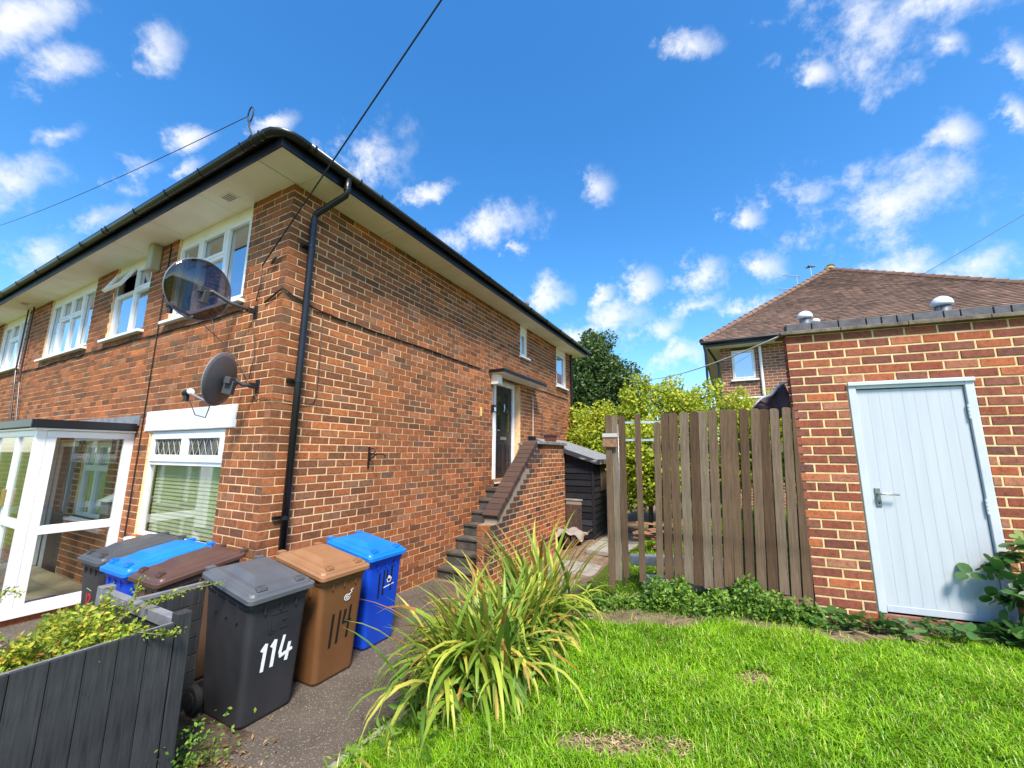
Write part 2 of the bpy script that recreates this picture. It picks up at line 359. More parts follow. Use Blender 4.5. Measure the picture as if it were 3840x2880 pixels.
# paved patio by the porch: single blocks
M_PAVE = brickmat('patio_block', [(0, (.22, .15, .11)), (.5, (.32, .22, .16)), (1, (.40, .30, .23))], True)
pm = MB().chbox(-.098, .098, -.048, .048, -.04, 0, .004)
pave_root = struct(MB().add([hp(-3.9, -.0, .003), hp(-.95, -.0, .003), hp(-.95, 9, .003), hp(-3.9, 9, .003)], [(0, 1, 2, 3)]).build('patio', M_SOIL))
pmesh = None
def paver_mesh():
    m = MB(); c = .004
    for (x0, x1, y0, y1) in ((-.098, .098, -.048, .048),):
        vs = [(x0, y0, -.03), (x1, y0, -.03), (x1, y1, -.03), (x0, y1, -.03), (x0, y0, .006), (x1, y0, .006), (x1, y1, .006), (x0, y1, .006), (x0+c, y0+c, .01), (x1-c, y0+c, .01), (x1-c, y1-c, .01), (x0+c, y1-c, .01)]
        m.add(vs, [(8, 9, 10, 11), (4, 5, 9, 8), (5, 6, 10, 9), (6, 7, 11, 10), (7, 4, 8, 11), (0, 1, 5, 4), (1, 2, 6, 5), (2, 3, 7, 6), (3, 0, 4, 7)])
    return m.mesh('paving_block', M_PAVE)
pme = paver_mesh(); cnt = 0
for i in range(15):
    for j in range(30):
        u = -.99-.1-i*.2-(.1 if j % 2 else 0); w = .6+j*.1
        P = hp(u, w, .003); x, y, d = proj(P)
        if not (-.02 < x < .3 and .5 < y < 1.02): continue
        o = bpy.data.objects.new('paving_block', pme); link(o, pave_root); o.location = P+Vector((0, 0, random.uniform(-.003, .003))); o.rotation_euler = (random.uniform(-.01, .01), random.uniform(-.01, .01), ANG); cnt += 1
# kerb edging beside the path
kr = struct(MB().add([hp(-3.4, -1.99, .0), hp(2.0, -1.95, .0), hp(2.0, -1.87, .0), hp(-3.4, -1.87, .0)], [(0, 1, 2, 3)]).build('kerb', M_SOIL))
for i in range(7):
    u0 = -3.3+i*.72; m = MB(); m.box(0, .71, -.03, .03, -.1, .06+random.uniform(-.01, .01))
    o = m.build('kerb_stone', M_CONC, kr, bevel=.008); o.location = hp(u0, -1.92, 0); o.rotation_euler = (random.uniform(-.04, .04), 0, ANG+random.uniform(-.01, .01))

# ================================================================== brickwork helper
def rows(a0, a1, ztop, zbot, openings, first, slope=None, L=BL, C=CB, J=.0135):
    out = []; k = 0; z = ztop
    while z > zbot:
        z0, z1 = z-C, z; zc = (z0+z1)/2
        x = a0-(L/2 if (k % 2) != first else 0)
        while x < a1:
            b0, b1 = max(x, a0), min(x+L, a1); segs = [(b0, b1)]
            for (o0, o1, p0, p1) in openings:
                if p0 < zc < p1:
                    ns = []
                    for s0, s1 in segs:
                        if s1 <= o0 or s0 >= o1: ns.append((s0, s1)); continue
                        if s0 < o0: ns.append((s0, o0))
                        if s1 > o1: ns.append((o1, s1))
                    segs = ns
            for s0, s1 in segs:
                if s1-s0 > .04: out.append((s0+(J/2 if s0 > a0 else 0), s1-(J/2 if s1 < a1 else 0), z0+J/2, z1-J/2, k))
            x += L
        z -= C; k += 1
    return out
def core(m, a0, a1, z0, z1, openings, face, thick=.12):
    """wall sheet with openings in window coordinates (x along, y out, z), face at y=face, reveals inward"""
    xs = sorted({a0, a1, *[min(max(v, a0), a1) for o in openings for v in o[:2]]}); zs = sorted({z0, z1, *[min(max(v, z0), z1) for o in openings for v in o[2:]]})
    for i in range(len(xs)-1):
        for j in range(len(zs)-1):
            xc, zc = (xs[i]+xs[i+1])/2, (zs[j]+zs[j+1])/2
            if any(o[0] < xc < o[1] and o[2] < zc < o[3] for o in openings): continue
            m.add([(xs[i], face, zs[j]), (xs[i+1], face, zs[j]), (xs[i+1], face, zs[j+1]), (xs[i], face, zs[j+1])], [(0, 1, 2, 3)], .5)
    for (x0, x1, p0, p1) in openings:
        q = [(x0, p0), (x1, p0), (x1, p1), (x0, p1)]
        for i in range(4):
            (xa, za), (xb, zb) = q[i], q[(i+1) % 4]
            m.add([(xa, face, za), (xa, face-thick, za), (xb, face-thick, zb), (xb, face, zb)], [(0, 1, 2, 3)], .5)
def lay_bricks(bricks, root, tfw, mo, ma, quota, name='brick', L=BL, C=CB, keep=None, mat_of=None, depth=.1, cam_sel=True):
    """bricks (x0,x1,z0,z1,k) on a wall; tfw maps (x,y_out,z)->local; the largest in view become objects, the rest one mesh"""
    root_m = tfw['root']; sc = []
    for b in bricks:
        P = tfw['world']((b[0]+b[1])/2, 0, (b[2]+b[3])/2); x, y, d = proj(P)
        inn = -.02 < x < 1.02 and -.02 < y < 1.02
        if keep and not keep(b): inn = False
        n = tfw['normal']; v = (Vector((0, 0, CAMZ))-P); s = max(0, v.normalized().dot(n))/(v.length_squared)*(b[1]-b[0]) if inn else 0
        sc.append(s)
    order = sorted(range(len(bricks)), key=lambda i: -sc[i]); chosen = set(i for i in order[:quota] if sc[i] > 0)
    cache = {}; rest = MB(tfw['local'], tfw['flip'])
    for i, b in enumerate(bricks):
        j = max(-.001, random.gauss(.0005, .0012))
        if i in chosen:
            key = round((b[1]-b[0]), 2); hw = (b[1]-b[0])/2; hh = (b[3]-b[2])/2
            mat = mat_of(b) if mat_of else mo
            kk = (key, mat.name)
            if kk not in cache:
                m = MB(tfw['dirs'], tfw['flip']); m.chbox(-hw, hw, 0, depth, -hh, hh, .0035); cache[kk] = m.mesh(name, mat)
            o = bpy.data.objects.new(name, cache[kk]); link(o, root)
            o.location = tfw['local']((b[0]+b[1])/2, j, (b[2]+b[3])/2)
            o.rotation_euler = (random.gauss(0, .003), random.gauss(0, .003), random.gauss(0, .002))
        else:
            x0, x1, z0, z1 = b[:4]; r = random.random()
            rest.add([(x0, j, z0), (x1, j, z0), (x1, j, z1), (x0, j, z1), (x0, j-depth, z0), (x1, j-depth, z0), (x1, j-depth, z1), (x0, j-depth, z1)],
                     [(0, 1, 2, 3), (0, 4, 5, 1), (1, 5, 6, 2), (2, 6, 7, 3), (3, 7, 4, 0)], r)
    if rest.f: tag(rest.build('brickwork', ma, root), kind='stuff')
# frames: y is "out of the wall" here; brick meshes use -y(front) so map accordingly
def frame_front(root, off=0):   # plane u=off, x=w
    return dict(root=root, local=lambda x, y, z: (off-y, x, z), dirs=lambda x, y, z: (y+off*0, x, z), flip=True, world=lambda x, y, z: hp(off-y, x, z), normal=-GU)
def frame_gable(root, off=0):   # plane w=off, x=u
    return dict(root=root, local=lambda x, y, z: (x, off-y, z), dirs=lambda x, y, z: (x, y, z), flip=False, world=lambda x, y, z: hp(x, off-y, z), normal=-GW)

# ================================================================== the house
house = thing('brick_house', 'two storey red brick house with black gutters and deep cream eaves', 'house', C0, ANG)
W1 = (.80, 2.62, 3.70, 4.83); W2 = (3.38, 4.70, 3.70, 4.83); W3 = (5.52, 7.78, 3.70, 4.83); W4 = (9.2, 11.05, 3.70, 4.83); LWN = (.80, 2.62, .86, 2.175)
LINT = (.62, 2.76, 2.175, 2.44); PW = (3.75, 4.75, .95, 2.05); PD = (5.0, 5.9, 0, 2.05)
def head(o): return (o[0], o[1], o[2], 5.0)
op_front = [head(W1), head(W2), head(W3), head(W4), LWN, LINT, PW, PD]
G1 = (5.74, 6.10, 4.19, 4.79); G2 = (8.03, 8.78, 3.83, 4.80); GD = (4.50, 5.74, 1.36, 3.50)
op_gable = [head(G1), head(G2), GD]
ff = frame_front(house); fg = frame_gable(house)
m = MB(ff['local'], True); core(m, 0.006, 16, -.3, SOF+.05, op_front, -.0045)
fw = m.build('front_wall', M_MORT, house)
m = MB(fg['local']); core(m, 0.006, 9.2, -.3, SOF+.05, op_gable, -.0045, .22)
gw = m.build('gable_wall', M_MORT, house)
fb = rows(0, 16, SOF, -.1, op_front, 0); gb = rows(0, 9.2, SOF, -.1, op_gable, 1)
# quota split so that about 300 single bricks show largest over both walls
lay_bricks(fb, fw, ff, M_BR_O, M_BR_A, 110, keep=lambda b: not (b[0] < 2 and b[3] < 1.0) and b[0] < 4)
lay_bricks(gb, gw, fg, M_BR_O, M_BR_A, 190, keep=lambda b: not (b[0] < 1.2 and b[3] < 1.0))
# far end wall and back wall, plain
m = MB(); m.box(9.2-.01, 9.2, 0, 9, -.3, SOF); m.build('rear_wall', M_BR_A, house)
m = MB(); m.box(.3, 9.0, .3, 15.8, SOF-.05, SOF-.02); m.build('ceiling_slab', M_DARK, house)
m = MB(); m.box(.25, .27, .3, 15.8, -.2, SOF); m.box(.3, 9.0, .25, .27, -.2, SOF); m.build('inner_wall', M_DARK, house)
# soffit panels, fascia, gutters
EV = .42
def panel(x0, x1, y0, y1, z=SOF, parent=house):
    m = MB(); m.box(x0, x1, y0, y1, z, z+.012); o = m.build('soffit_panel', M_CREAM, parent); o.location.z = random.uniform(0, .003); return o
w = .0
while w < 15.6: panel(-EV, .05, w+.008, min(w+1.22, 15.6)); w += 1.22
panel(-EV, .05, -EV, -.004)
u = .054
while u < 9.6: panel(u, min(u+1.212, 9.62), -EV, .05); u += 1.22
panel(9.2, 9.62, .054, 8)
for (u, w) in ((-.2, .95), (-.2, 8.6)):
    m = MB(); m.box(u-.07, u+.07, w-.11, w+.11, SOF-.006, SOF); o = m.build('soffit_vent', M_LEAD if 0 else M_CREAM, house)
    for k in range(5): m2 = MB(); m2.box(u-.05+k*.02, u-.043+k*.02, w-.085, w+.085, SOF-.0085, SOF-.006); m2.build('vent_slot', M_DARK, o)
m = MB(); m.box(-EV-.02, -EV, -EV-.02, 15.6, SOF-.012, SOF+.14); m.build('front_fascia', M_BLACKP, house)
m = MB(); m.box(-EV, 9.64, -EV-.02, -EV, SOF-.012, SOF+.14); m.build('gable_fascia', M_BLACKP, house)
m = MB(); m.box(9.62, 9.64, -EV, 8, SOF-.012, SOF+.14); m.build('rear_fascia', M_BLACKP, house)
def gutter(pts, name):
    """half round gutter swept along a polyline given in (u,w); outer side on the left"""
    prof = []
    for i in range(9):
        a = math.pi+math.pi*i/8; prof.append((.058*math.cos(a), .058*math.sin(a)))
    prof += [(.053, .004), (.053-.01, .0)]+[(.05*math.cos(2*math.pi-math.pi*i/8), .05*math.sin(2*math.pi-math.pi*i/8)) for i in range(1, 8)]+[(-.053, .004)]
    loops = []
    for i, (u, w) in enumerate(pts):
        p = Vector((u, w, 0)); d0 = (Vector((*pts[i], 0))-Vector((*pts[i-1], 0))).normalized() if i else None
        d1 = (Vector((*pts[i+1], 0))-p).normalized() if i < len(pts)-1 else None
        d = ((d0 or d1)+(d1 or d0)).normalized(); nrm = Vector((d.y, -d.x, 0)); k = 1/max(.5, nrm.dot(Vector(((d1 or d0).y, -(d1 or d0).x, 0))))
        loops.append([tuple(p+nrm*(x*k)+Vector((0, 0, SOF+.135+y))) for x, y in prof])
    m = MB(); m.loft(loops); return m.build(name, M_BLACKP, house, smooth=True)
gp = EV+.02+.06
gutter([(-gp, 15.6), (-gp, .2), (-gp, -.28)] , 'front_gutter')
# rounded corner piece
cor = [(-gp, -.28)]+[(-gp+.2-.2*math.cos(R(a)), -gp+.2-.2*math.sin(R(a))) for a in (0, 20, 45, 70, 90)]+[(-.2, -gp)]
gutter([(-gp, -.27)]+cor[1:-1]+[(-.2, -gp)], 'gutter_corner')
gutter([(-.2, -gp), (3, -gp), (9.66, -gp)], 'gable_gutter')
gutter([(9.66, -gp), (9.68, -gp+.1), (9.7, 8)], 'rear_gutter')
def gbr(u, w, axis):
    loops = []
    for s in (-.011, .011):
        l = []
        for i in range(13):
            a = math.pi*.93+math.pi*1.14*i/12; x, z = .0635*math.cos(a), .0635*math.sin(a)
            l.append((x, z))
        for i in range(12, -1, -1):
            a = math.pi*.93+math.pi*1.14*i/12; x, z = .0585*math.cos(a), .0585*math.sin(a)
            l.append((x, z))
        loops.append([((u+x, w+s, SOF+.135+z) if axis == 'w' else (u+s, w+x, SOF+.135+z)) for x, z in l])
    m = MB(); m.loft(loops); m.build('gutter_bracket', M_BLACKP, house)
for w in (-.22, -.08, .12, .95, 1.75, 2.6, 3.5, 3.62, 4.45, 5.4, 6.5, 7.6, 8.6, 9.6, 10.6, 11.6): gbr(-gp, w, 'w')
for u in (-.15, .45, .78, 1.6, 2.5, 3.4, 4.3, 5.2, 6.1, 7.0, 7.9, 8.8): gbr(u, -gp, 'u')
# hipped tiled roof
RT = (.30, .16, .11)
M_TILE = plain('clay_roof_tile', (.16, .085, .062), (.27, .145, .10), 6, .9, .4, 60, coord='World')
PT = .77; ex = EV+.03; z0 = SOF+.13; rh = (9.2+2*ex)/2
m = MB(); zr = z0+rh*PT
m.add([(-ex, -ex, z0), (9.2+ex, -ex, z0), (4.6, -ex+rh, zr), (4.6, 15, zr), (-ex, 15, z0), (9.2+ex, 15, z0)], [(0, 1, 2), (0, 2, 3, 4), (1, 5, 3, 2)])
m.build('roof', M_TILE, house)
m = MB(); m.lathe([(.055, 0), (.055, .34), (.075, .36), (.075, .42), (.04, .45)], (8.15, 1.0, 6.08)); m.build('roof_vent', M_TILE, house, smooth=True)

# ---- windows (x along wall, y out, z)
def window(parent, fr, rect, cols, rec=.03, name='window', fw_=.052, sill=True, panemat=None, head_h=.0):
    """cols: list of (x0,x1,transom z or None, open?)"""
    x0, x1, z0, z1 = rect; L, fl = fr['local'], fr['flip']
    m = MB(L, fl); y1 = -rec; y0 = -rec-.06
    m.box(x0, x1, y0, y1, z0, z0+fw_); m.box(x0, x1, y0, y1, z1-fw_, z1); m.box(x0, x0+fw_, y0, y1, z0+fw_, z1-fw_); m.box(x1-fw_, x1, y0, y1, z0+fw_, z1-fw_)
    for c in cols[1:]: m.box(c[0]-.03, c[0]+.03, y0, y1+.002, z0+fw_, z1-fw_)
    root = m.build(name, M_WHITE, parent, bevel=.004)
    pm_ = panemat or M_PANE
    def pane(a, b, c, d, yy=0):
        q = MB(L, fl); q.box(a, b, y0+.02+yy, y0+.028+yy, c, d); return q.build('pane', pm_, root)
    def sash(a, b, c, d, t=.04):
        q = MB(L, fl); yy0, yy1 = y1-.03, y1+.012
        q.box(a, b, yy0, yy1, c, c+t); q.box(a, b, yy0, yy1, d-t, d); q.box(a, a+t, yy0, yy1, c+t, d-t); q.box(b-t, b, yy0, yy1, c+t, d-t)
        q.build('sash', M_WHITE, root, bevel=.004); pane(a+t*.8, b-t*.8, c+t*.8, d-t*.8, .0)
    for i, (a, b, tr, op) in enumerate(cols):
        a_ = a+(fw_-.012 if i == 0 else .02); b_ = b-(fw_-.012 if i == len(cols)-1 else .02)
        if tr is None: sash(a_, b_, z0+fw_-.012, z1-fw_+.012)
        else:
            q = MB(L, fl); q.box(a_, b_, y0, y1+.001, tr-.028, tr+.028); q.build('transom', M_WHITE, root)
            pane(a_, b_, z0+fw_-.01, tr-.02)
            if not op: sash(a_, b_, tr+.018, z1-fw_+.012)
            else:
                # top light standing open: hinged at its head
                zh = z1-fw_+.012; h = zh-(tr+.018); t = .04; an = R(24)
                def rot(x, y, z):
                    dz = z-zh; yy = y1+.01+(y)*math.cos(an)-dz*math.sin(an); zz = zh+dz*math.cos(an)+y*math.sin(an); return L(x, yy, zz)
                q = MB(rot, fl); q.box(a_, b_, 0, .045, zh-h, zh-h+t); q.box(a_, b_, 0, .045, zh-t, zh); q.box(a_, a_+t, 0, .045, zh-h+t, zh-t); q.box(b_-t, b_, 0, .045, zh-h+t, zh-t)
                q.build('open_vent', M_WHITE, root, bevel=.004); q = MB(rot, fl); q.box(a_+t*.8, b_-t*.8, .018, .026, zh-h+t*.8, zh-t*.8); q.build('pane', pm_, root)
    if sill:
        q = MB(L, fl); q.box(x0-.06, x1+.06, -.08, .075, z0-.055, z0-.012); q.build('sill', M_WHITE, root, bevel=.006)
    return root
def headboard(rect):
    m = MB(ff['local'], True); m.box(rect[0]+.002, rect[1]-.002, -.09, -.035, rect[3]+.002, 5.0); m.build('window_head', M_CREAM, house)
for rc, cl_ in ((W1, [(.80, 1.39, None, 0), (1.39, 2.02, 4.42, 0), (2.02, 2.62, None, 0)]), (W2, [(3.38, 3.98, 4.42, 0), (3.98, 4.70, 4.42, 1)]),
                (W3, [(5.52, 6.12, None, 0), (6.12, 6.66, 4.42, 0), (6.66, 7.2, 4.42, 0), (7.2, 7.78, None, 0)]), (W4, [(9.2, 9.8, None, 0), (9.8, 10.4, 4.42, 0), (10.4, 11.05, None, 0)])):
    window(house, ff, rc, cl_); headboard(rc)
for rc in (G1, G2):
    window(house, fg, rc, [(rc[0], rc[1], None, 0)])
    m = MB(fg['local']); m.box(rc[0]+.002, rc[1]-.002, -.09, -.02, rc[3]+.002, 5.0); m.build('window_head', M_CREAM, house)
# lower front window: two leaded top lights, big pane, venetian blind inside
lw = window(house, ff, LWN, [(LWN[0], LWN[1], 1.76, 9)] if 0 else [], sill=True, panemat=M_CLEAR)
def lowwin(rt):
    L = ff['local']; x0, x1, z0, z1 = LWN; y0, y1 = -.09, -.03
    q = MB(L, True); q.box(x0+.05, x1-.05, y0, y1+.001, 1.745, 1.80); q.build('transom', M_WHITE, rt, bevel=.004)
    for a, b in ((x0+.04, 1.715), (1.705, x1-.04)):
        a, b = min(a, b), max(a, b); t = .085; c, d = 1.79, z1-.04
        q = MB(L, True); q.box(a, b, y1-.03, y1+.015, c, c+t); q.box(a, b, y1-.03, y1+.015, d-t*.75, d); q.box(a, a+t, y1-.03, y1+.015, c+t, d-t*.75); q.box(b-t, b, y1-.03, y1+.015, c+t, d-t*.75)
        s = q.build('top_light', M_WHITE, rt, bevel=.004)
        q = MB(L, True); q.box(a+t, b-t, y1-.015, y1-.009, c+t, d-t*.75); q.build('pane', M_PANE_D, s)
        q = MB(L, True); n = 11; w_, h_ = (b-a-2*t), (d-c-1.75*t)
        def seg(xa, za, xb, zb): q.tube([(xa, y1-.006, za), (xb, y1-.006, zb)], .0035, 4)
        st = w_/5.0
        for k in range(-4, 6):
            for sgn in (1, -1):
                xa = a+t+k*st; xb = xa+h_*.55; za, zb = (c+t, d-t*.75) if sgn > 0 else (d-t*.75, c+t)
                A_, B_ = a+t, b-t
                if xb <= A_ or xa >= B_: continue
                f0 = max(0, (A_-xa)/(xb-xa)); f1 = min(1, (B_-xa)/(xb-xa))
                seg(xa+(xb-xa)*f0, za+(zb-za)*f0, xa+(xb-xa)*f1, za+(zb-za)*f1)
        q.build('lead_lattice', M_LEADL, s)
    q = MB(L, True); q.box(x0+.05, x1-.05, y1-.035, y1-.028, z0+.05, 1.75); q.build('pane', M_CLEAR, rt)
    bl = None
    for k in range(19):
        z = z0+.075+k*.0455
        q = MB(L, True); sag = random.uniform(-.002, .002)
        q.add([(x0+.06, -.118, z-.020), (x1-.06, -.118, z-.020+sag), (x1-.06, -.132, z+.024+sag), (x0+.06, -.132, z+.024), (x0+.06, -.121, z-.021), (x1-.06, -.121, z-.021+sag), (x1-.06, -.135, z+.023+sag), (x0+.06, -.135, z+.023)],
              [(0, 1, 2, 3), (7, 6, 5, 4), (0, 4, 5, 1), (2, 6, 7, 3)]); q.build('blind_slat', M_BLIND, rt)
    for x in (1.1, 1.7, 2.3):
        q = MB(L, True); q.box(x-.004, x+.004, -.122, -.121, z0+.05, 1.75); q.build('blind_cord', M_BLIND, rt)
M_PANE_D = glassmat('leaded_glass', (.012, .014, .014), .03); M_LEADL = plain('lead_came', (.42, .42, .38), None, 5, .5)
M_BLIND = plain('olive_cream_blind', (.62, .58, .30), (.74, .70, .42), 4, .6)
lowwin(lw)
# white painted lintel
m = MB(ff['local'], True); m.box(LINT[0], LINT[1], -.1, .012, LINT[2], LINT[3]); m.build('lintel', plain('lintel_paint', (.74, .74, .73), (.82, .82, .82), 3, .5, .1, 20), house, bevel=.012)
# window and door on the wall inside the porch
window(house, ff, PW, [(PW[0], 4.25, 1.65, 0), (4.25, PW[1], 1.65, 0)])
m = MB(ff['local'], True); m.box(PD[0]+.06, PD[1]-.06, -.1, -.06, .05, 2.0); dd = m.build('inner_door', plain('inner_door_brown', (.12, .06, .035), None, 4, .5), house)
m = MB(ff['local'], True); m.box(PD[0], PD[0]+.06, -.12, -.02, 0, 2.05); m.box(PD[1]-.06, PD[1], -.12, -.02, 0, 2.05); m.box(PD[0]+.06, PD[1]-.06, -.12, -.02, 1.99, 2.05); m.build('frame', M_WHITE, dd)
# flat entrance door up the stairs
M_DOOR = plain('black_composite_door', (.012, .014, .02), (.018, .021, .028), 8, .32, .2, 120, stretch=(1, 1, .1))
GL = fg['local']
m = MB(GL); yb = -.17
m.box(4.86, 5.62, yb-.045, yb, 1.40, 3.37); door = m.build('front_door', M_DOOR, house)
for (a, b, c, d) in ((4.95, 5.17, 1.52, 2.12), (5.31, 5.53, 1.52, 2.12)):
    q = MB(GL); q.box(a, b, yb, yb+.006, c, c+.022); q.box(a, b, yb, yb+.006, d-.022, d); q.box(a, a+.022, yb, yb+.006, c+.022, d-.022); q.box(b-.022, b, yb, yb+.006, c+.022, d-.022); q.box(a+.05, b-.05, yb, yb+.005, c+.05, d-.05)
    q.build('door_panel', M_DOOR, door, bevel=.003)
for (a, b) in ((4.95, 5.15), (5.33, 5.53)):
    q = MB(GL); q.box(a, b, yb, yb+.008, 2.36, 2.385); q.box(a, b, yb, yb+.008, 3.22, 3.245); q.box(a, a+.025, yb, yb+.008, 2.385, 3.22); q.box(b-.025, b, yb, yb+.008, 2.385, 3.22)
    s = q.build('glazing_bead', M_DOOR, door, bevel=.003); q = MB(GL); q.box(a+.025, b-.025, yb, yb+.003, 2.385, 3.22); q.build('pane', M_PANE_D, s)
q = MB(GL); q.box(5.12, 5.36, yb, yb+.012, 2.20, 2.265); q.build('letter_plate', M_STEEL, door, bevel=.004)
q = MB(GL); q.tube([(5.24, yb+.02, 2.98), (5.24, yb+.035, 2.9), (5.24, yb+.02, 2.82)], .016, 8); q.build('knocker', M_STEEL, door)
q = MB(GL); q.box(4.885, 4.92, yb, yb+.012, 2.28, 2.5); q.tube([(4.9, yb+.05, 2.4), (5.0, yb+.05, 2.4)], .009, 6); q.build('door_handle', M_STEEL, door)
q = MB(GL); yf = -.13
q.box(4.78, 4.86, -.22, yf, 1.36, 3.45); q.box(5.62, 5.70, -.22, yf, 1.36, 3.45); q.box(4.86, 5.62, -.22, yf, 3.37, 3.45); q.build('door_frame', M_WHITE, door, bevel=.005)
q = MB(GL); q.box(4.55, 5.72, -.2, .02, 1.345, 1.40); q.build('threshold', plain('timber_threshold', (.22, .12, .06), (.3, .17, .09), 10, .6, stretch=(.2, 1, 1)), door)
q = MB(GL); q.box(4.55, 5.2, .02, .05, 1.325, 1.343); q.build('step_trim', M_WHITE, door)
q = MB(GL); q.box(4.5, 4.78, -.22, -.2, 1.36, 3.5); q.box(5.7, 5.74, -.22, -.2, 1.36, 3.5); q.box(4.5, 5.74, -.22, -.14, 3.45, 3.5); q.build('door_surround', M_WHITE, door)
# canopy over that door
q = MB(GL); q.box(4.33, 6.5, -.02, .34, 3.535, 3.575); can = q.build('door_canopy', M_SLATE, house, bevel=.004)
q = MB(GL); q.box(4.335, 6.495, -.02, .335, 3.51, 3.535); q.build('canopy_underside', M_CREAM, can)
q = MB(GL); q.box(4.325, 6.505, .335, .35, 3.515, 3.585); q.box(4.32, 4.335, 0, .35, 3.515, 3.585); q.build('canopy_edge', M_BLACKP, can)
q = MB(GL); q.box(4.42, 4.60, .0, .16, 3.30, 3.508); q.build('canopy_bracket', M_CREAM, can, bevel=.004)
# square section downpipe near the corner
def sqtube(pts, s, name, parent, mat=M_BLACKP, tf=None):
    m = MB(tf); m.tube(pts, s, 12); return m.build(name, mat, parent, smooth=False)
dp = MB(GL); dp.tube([(.31, gp+.0, SOF+.09), (.31, gp, SOF-.07), (.31, gp-.02, SOF-.12), (.225, .11, 4.66), (.22, .085, 4.60), (.22, .08, 3), (.22, .08, .02)], [.042, .036, .036, .036, .036, .036, .036], 14)
dpo = dp.build('downpipe', M_BLACKP, house)
for p_ in dpo.data.polygons: p_.use_smooth = True
for z in (4.50, 4.42, 4.9): 
    q = MB(GL); cx, cy = ((.22, .08) if z < 4.6 else (.31, gp)); q.lathe([(.040, -.012), (.042, -.006), (.042, .006), (.040, .012)], (0, 0, 0), 14)
    q2 = MB(); 
    for i in range(len(q.v)): pass
    m = MB(GL); m.tube([(cx, cy, z-.02), (cx, cy, z+.02)], .0405, 14); m.build('pipe_collar', M_BLACKP, dpo)
for z in (4.25, 2.68, 1.25, .35):
    m = MB(GL); m.tube([(.22, .08, z-.018), (.22, .08, z+.018)], .042, 14); m.box(.13, .31, .0, .03, z-.016, z+.016); m.build('pipe_clip', M_BLACKP, dpo)
# twin waste pipes further along the front
for w, zt in ((9.1, SOF), (8.72, SOF)):
    m = MB(ff['local'], True); m.tube([(w, .05, zt), (w-.03, .05, 3.6), (w-.15 if w > 9 else w-.1, .05, 3.3), (w-.45, .05, 2.45)], .013, 8); m.build('waste_pipe', M_BLACKP, house)
m = MB(ff['local'], True); m.box(3.10, 3.26, 0, .13, 4.55, 4.94); m.build('bell_box', plain('faded_alarm_box', (.42, .38, .24), None, 4, .6), house, bevel=.02)
m = MB(fg['local']); m.tube([(9.15, .05, SOF), (9.15, .05, .1)], .034, 10); m.build('downpipe', M_BLACKP, house)
# ================================================================== cables, lamp, hook on the walls
def cable(pts, rad, mat, label, cat='cable', name='cable', fr=None, group=None, n=6):
    m = MB(fr['world'] if fr else None); m.tube(pts, rad, n); o = m.build(name, mat, None, smooth=True); return tag(o, label, cat, group)
def sag(a, b, s, n=24):
    a, b = Vector(a), Vector(b); return [a.lerp(b, i/n)-Vector((0, 0, s*4*(i/n)*(1-i/n))) for i in range(n+1)]
wob = lambda pts, k=.006: [(p[0]+random.gauss(0, k*.3), p[1], p[2]+random.gauss(0, k)) for p in pts]
fr0 = dict(world=lambda x, y, z: hp(-y, x, z)); gr0 = dict(world=lambda x, y, z: hp(x, -y, z))
cable(wob([(x, .014, 3.545) for x in np.arange(.62, 12, .3)], .008), .009, M_CABLE, 'black cable clipped level along the front wall under the upstairs sills', fr=fr0)
pts = [hp(-.014, .30, 3.56), hp(-.02, .1, 3.63), hp(-.016, -.016, 3.68), hp(.1, -.018, 3.62)]+[hp(x, -.014, 3.56-.004*x+random.gauss(0, .006)) for x in np.arange(.4, 4.3, .3)]
m = MB(); m.tube(pts, .011, 6); tag(m.build('cable', M_CABLE, smooth=True), 'thick black cable wrapped round the house corner and run to the door canopy', 'cable')
m = MB(); m.tube([hp(x, -.014, 3.51+random.gauss(0, .006)) for x in np.arange(6.5, 9.2, .3)], .010, 6); tag(m.build('cable', M_CABLE, smooth=True), 'black cable run from the door canopy to the far end of the side wall', 'cable')
cable(wob([(2.835+.004*math.sin(z*9), .012, z) for z in np.arange(4.92, .1, -.25)], .0), .008, M_CABLE, 'thin black cable dropping straight down between porch and leaded window', fr=fr0)
cable([(.49, .012, 3.52), (.5, .012, 3.0), (.5, .012, 2.56), (.46, .014, 2.47), (.3, .016, 2.44), (.12, .014, 2.46), (.0, .014, 2.47)], .005, M_GCABLE, 'thin brown cable looping down the side wall behind the downpipe', fr=gr0)
cable([(0, .014, 2.47), (.12, .013, 2.475), (.24, .014, 2.46), (.27, .03, 2.52), (.27, .05, 2.6)], .005, M_GCABLE, 'thin brown cable from the small solid dish round the corner', fr=fr0)
cable([(.47, .05, 3.43), (.40, .03, 3.2), (.37, .02, 2.95), (.40, .03, 2.7)], .005, M_GCABLE, 'thin cable hanging between the two dish brackets', fr=fr0)
cable([(.95, .30, 3.33), (.86, .12, 3.15), (.70, .03, 2.95), (.55, .02, 2.8), (.42, .03, 2.68)], .005, M_GCABLE, 'thin cable slanting down from the smoked dish to the small dish', fr=fr0)
cable([(1.45, .02, 3.66), (1.36, .02, 3.5), (1.30, .02, 3.38), (1.27, .02, 3.28)], .004, M_GCABLE, 'short loose cable end below the upstairs window sill', fr=fr0)
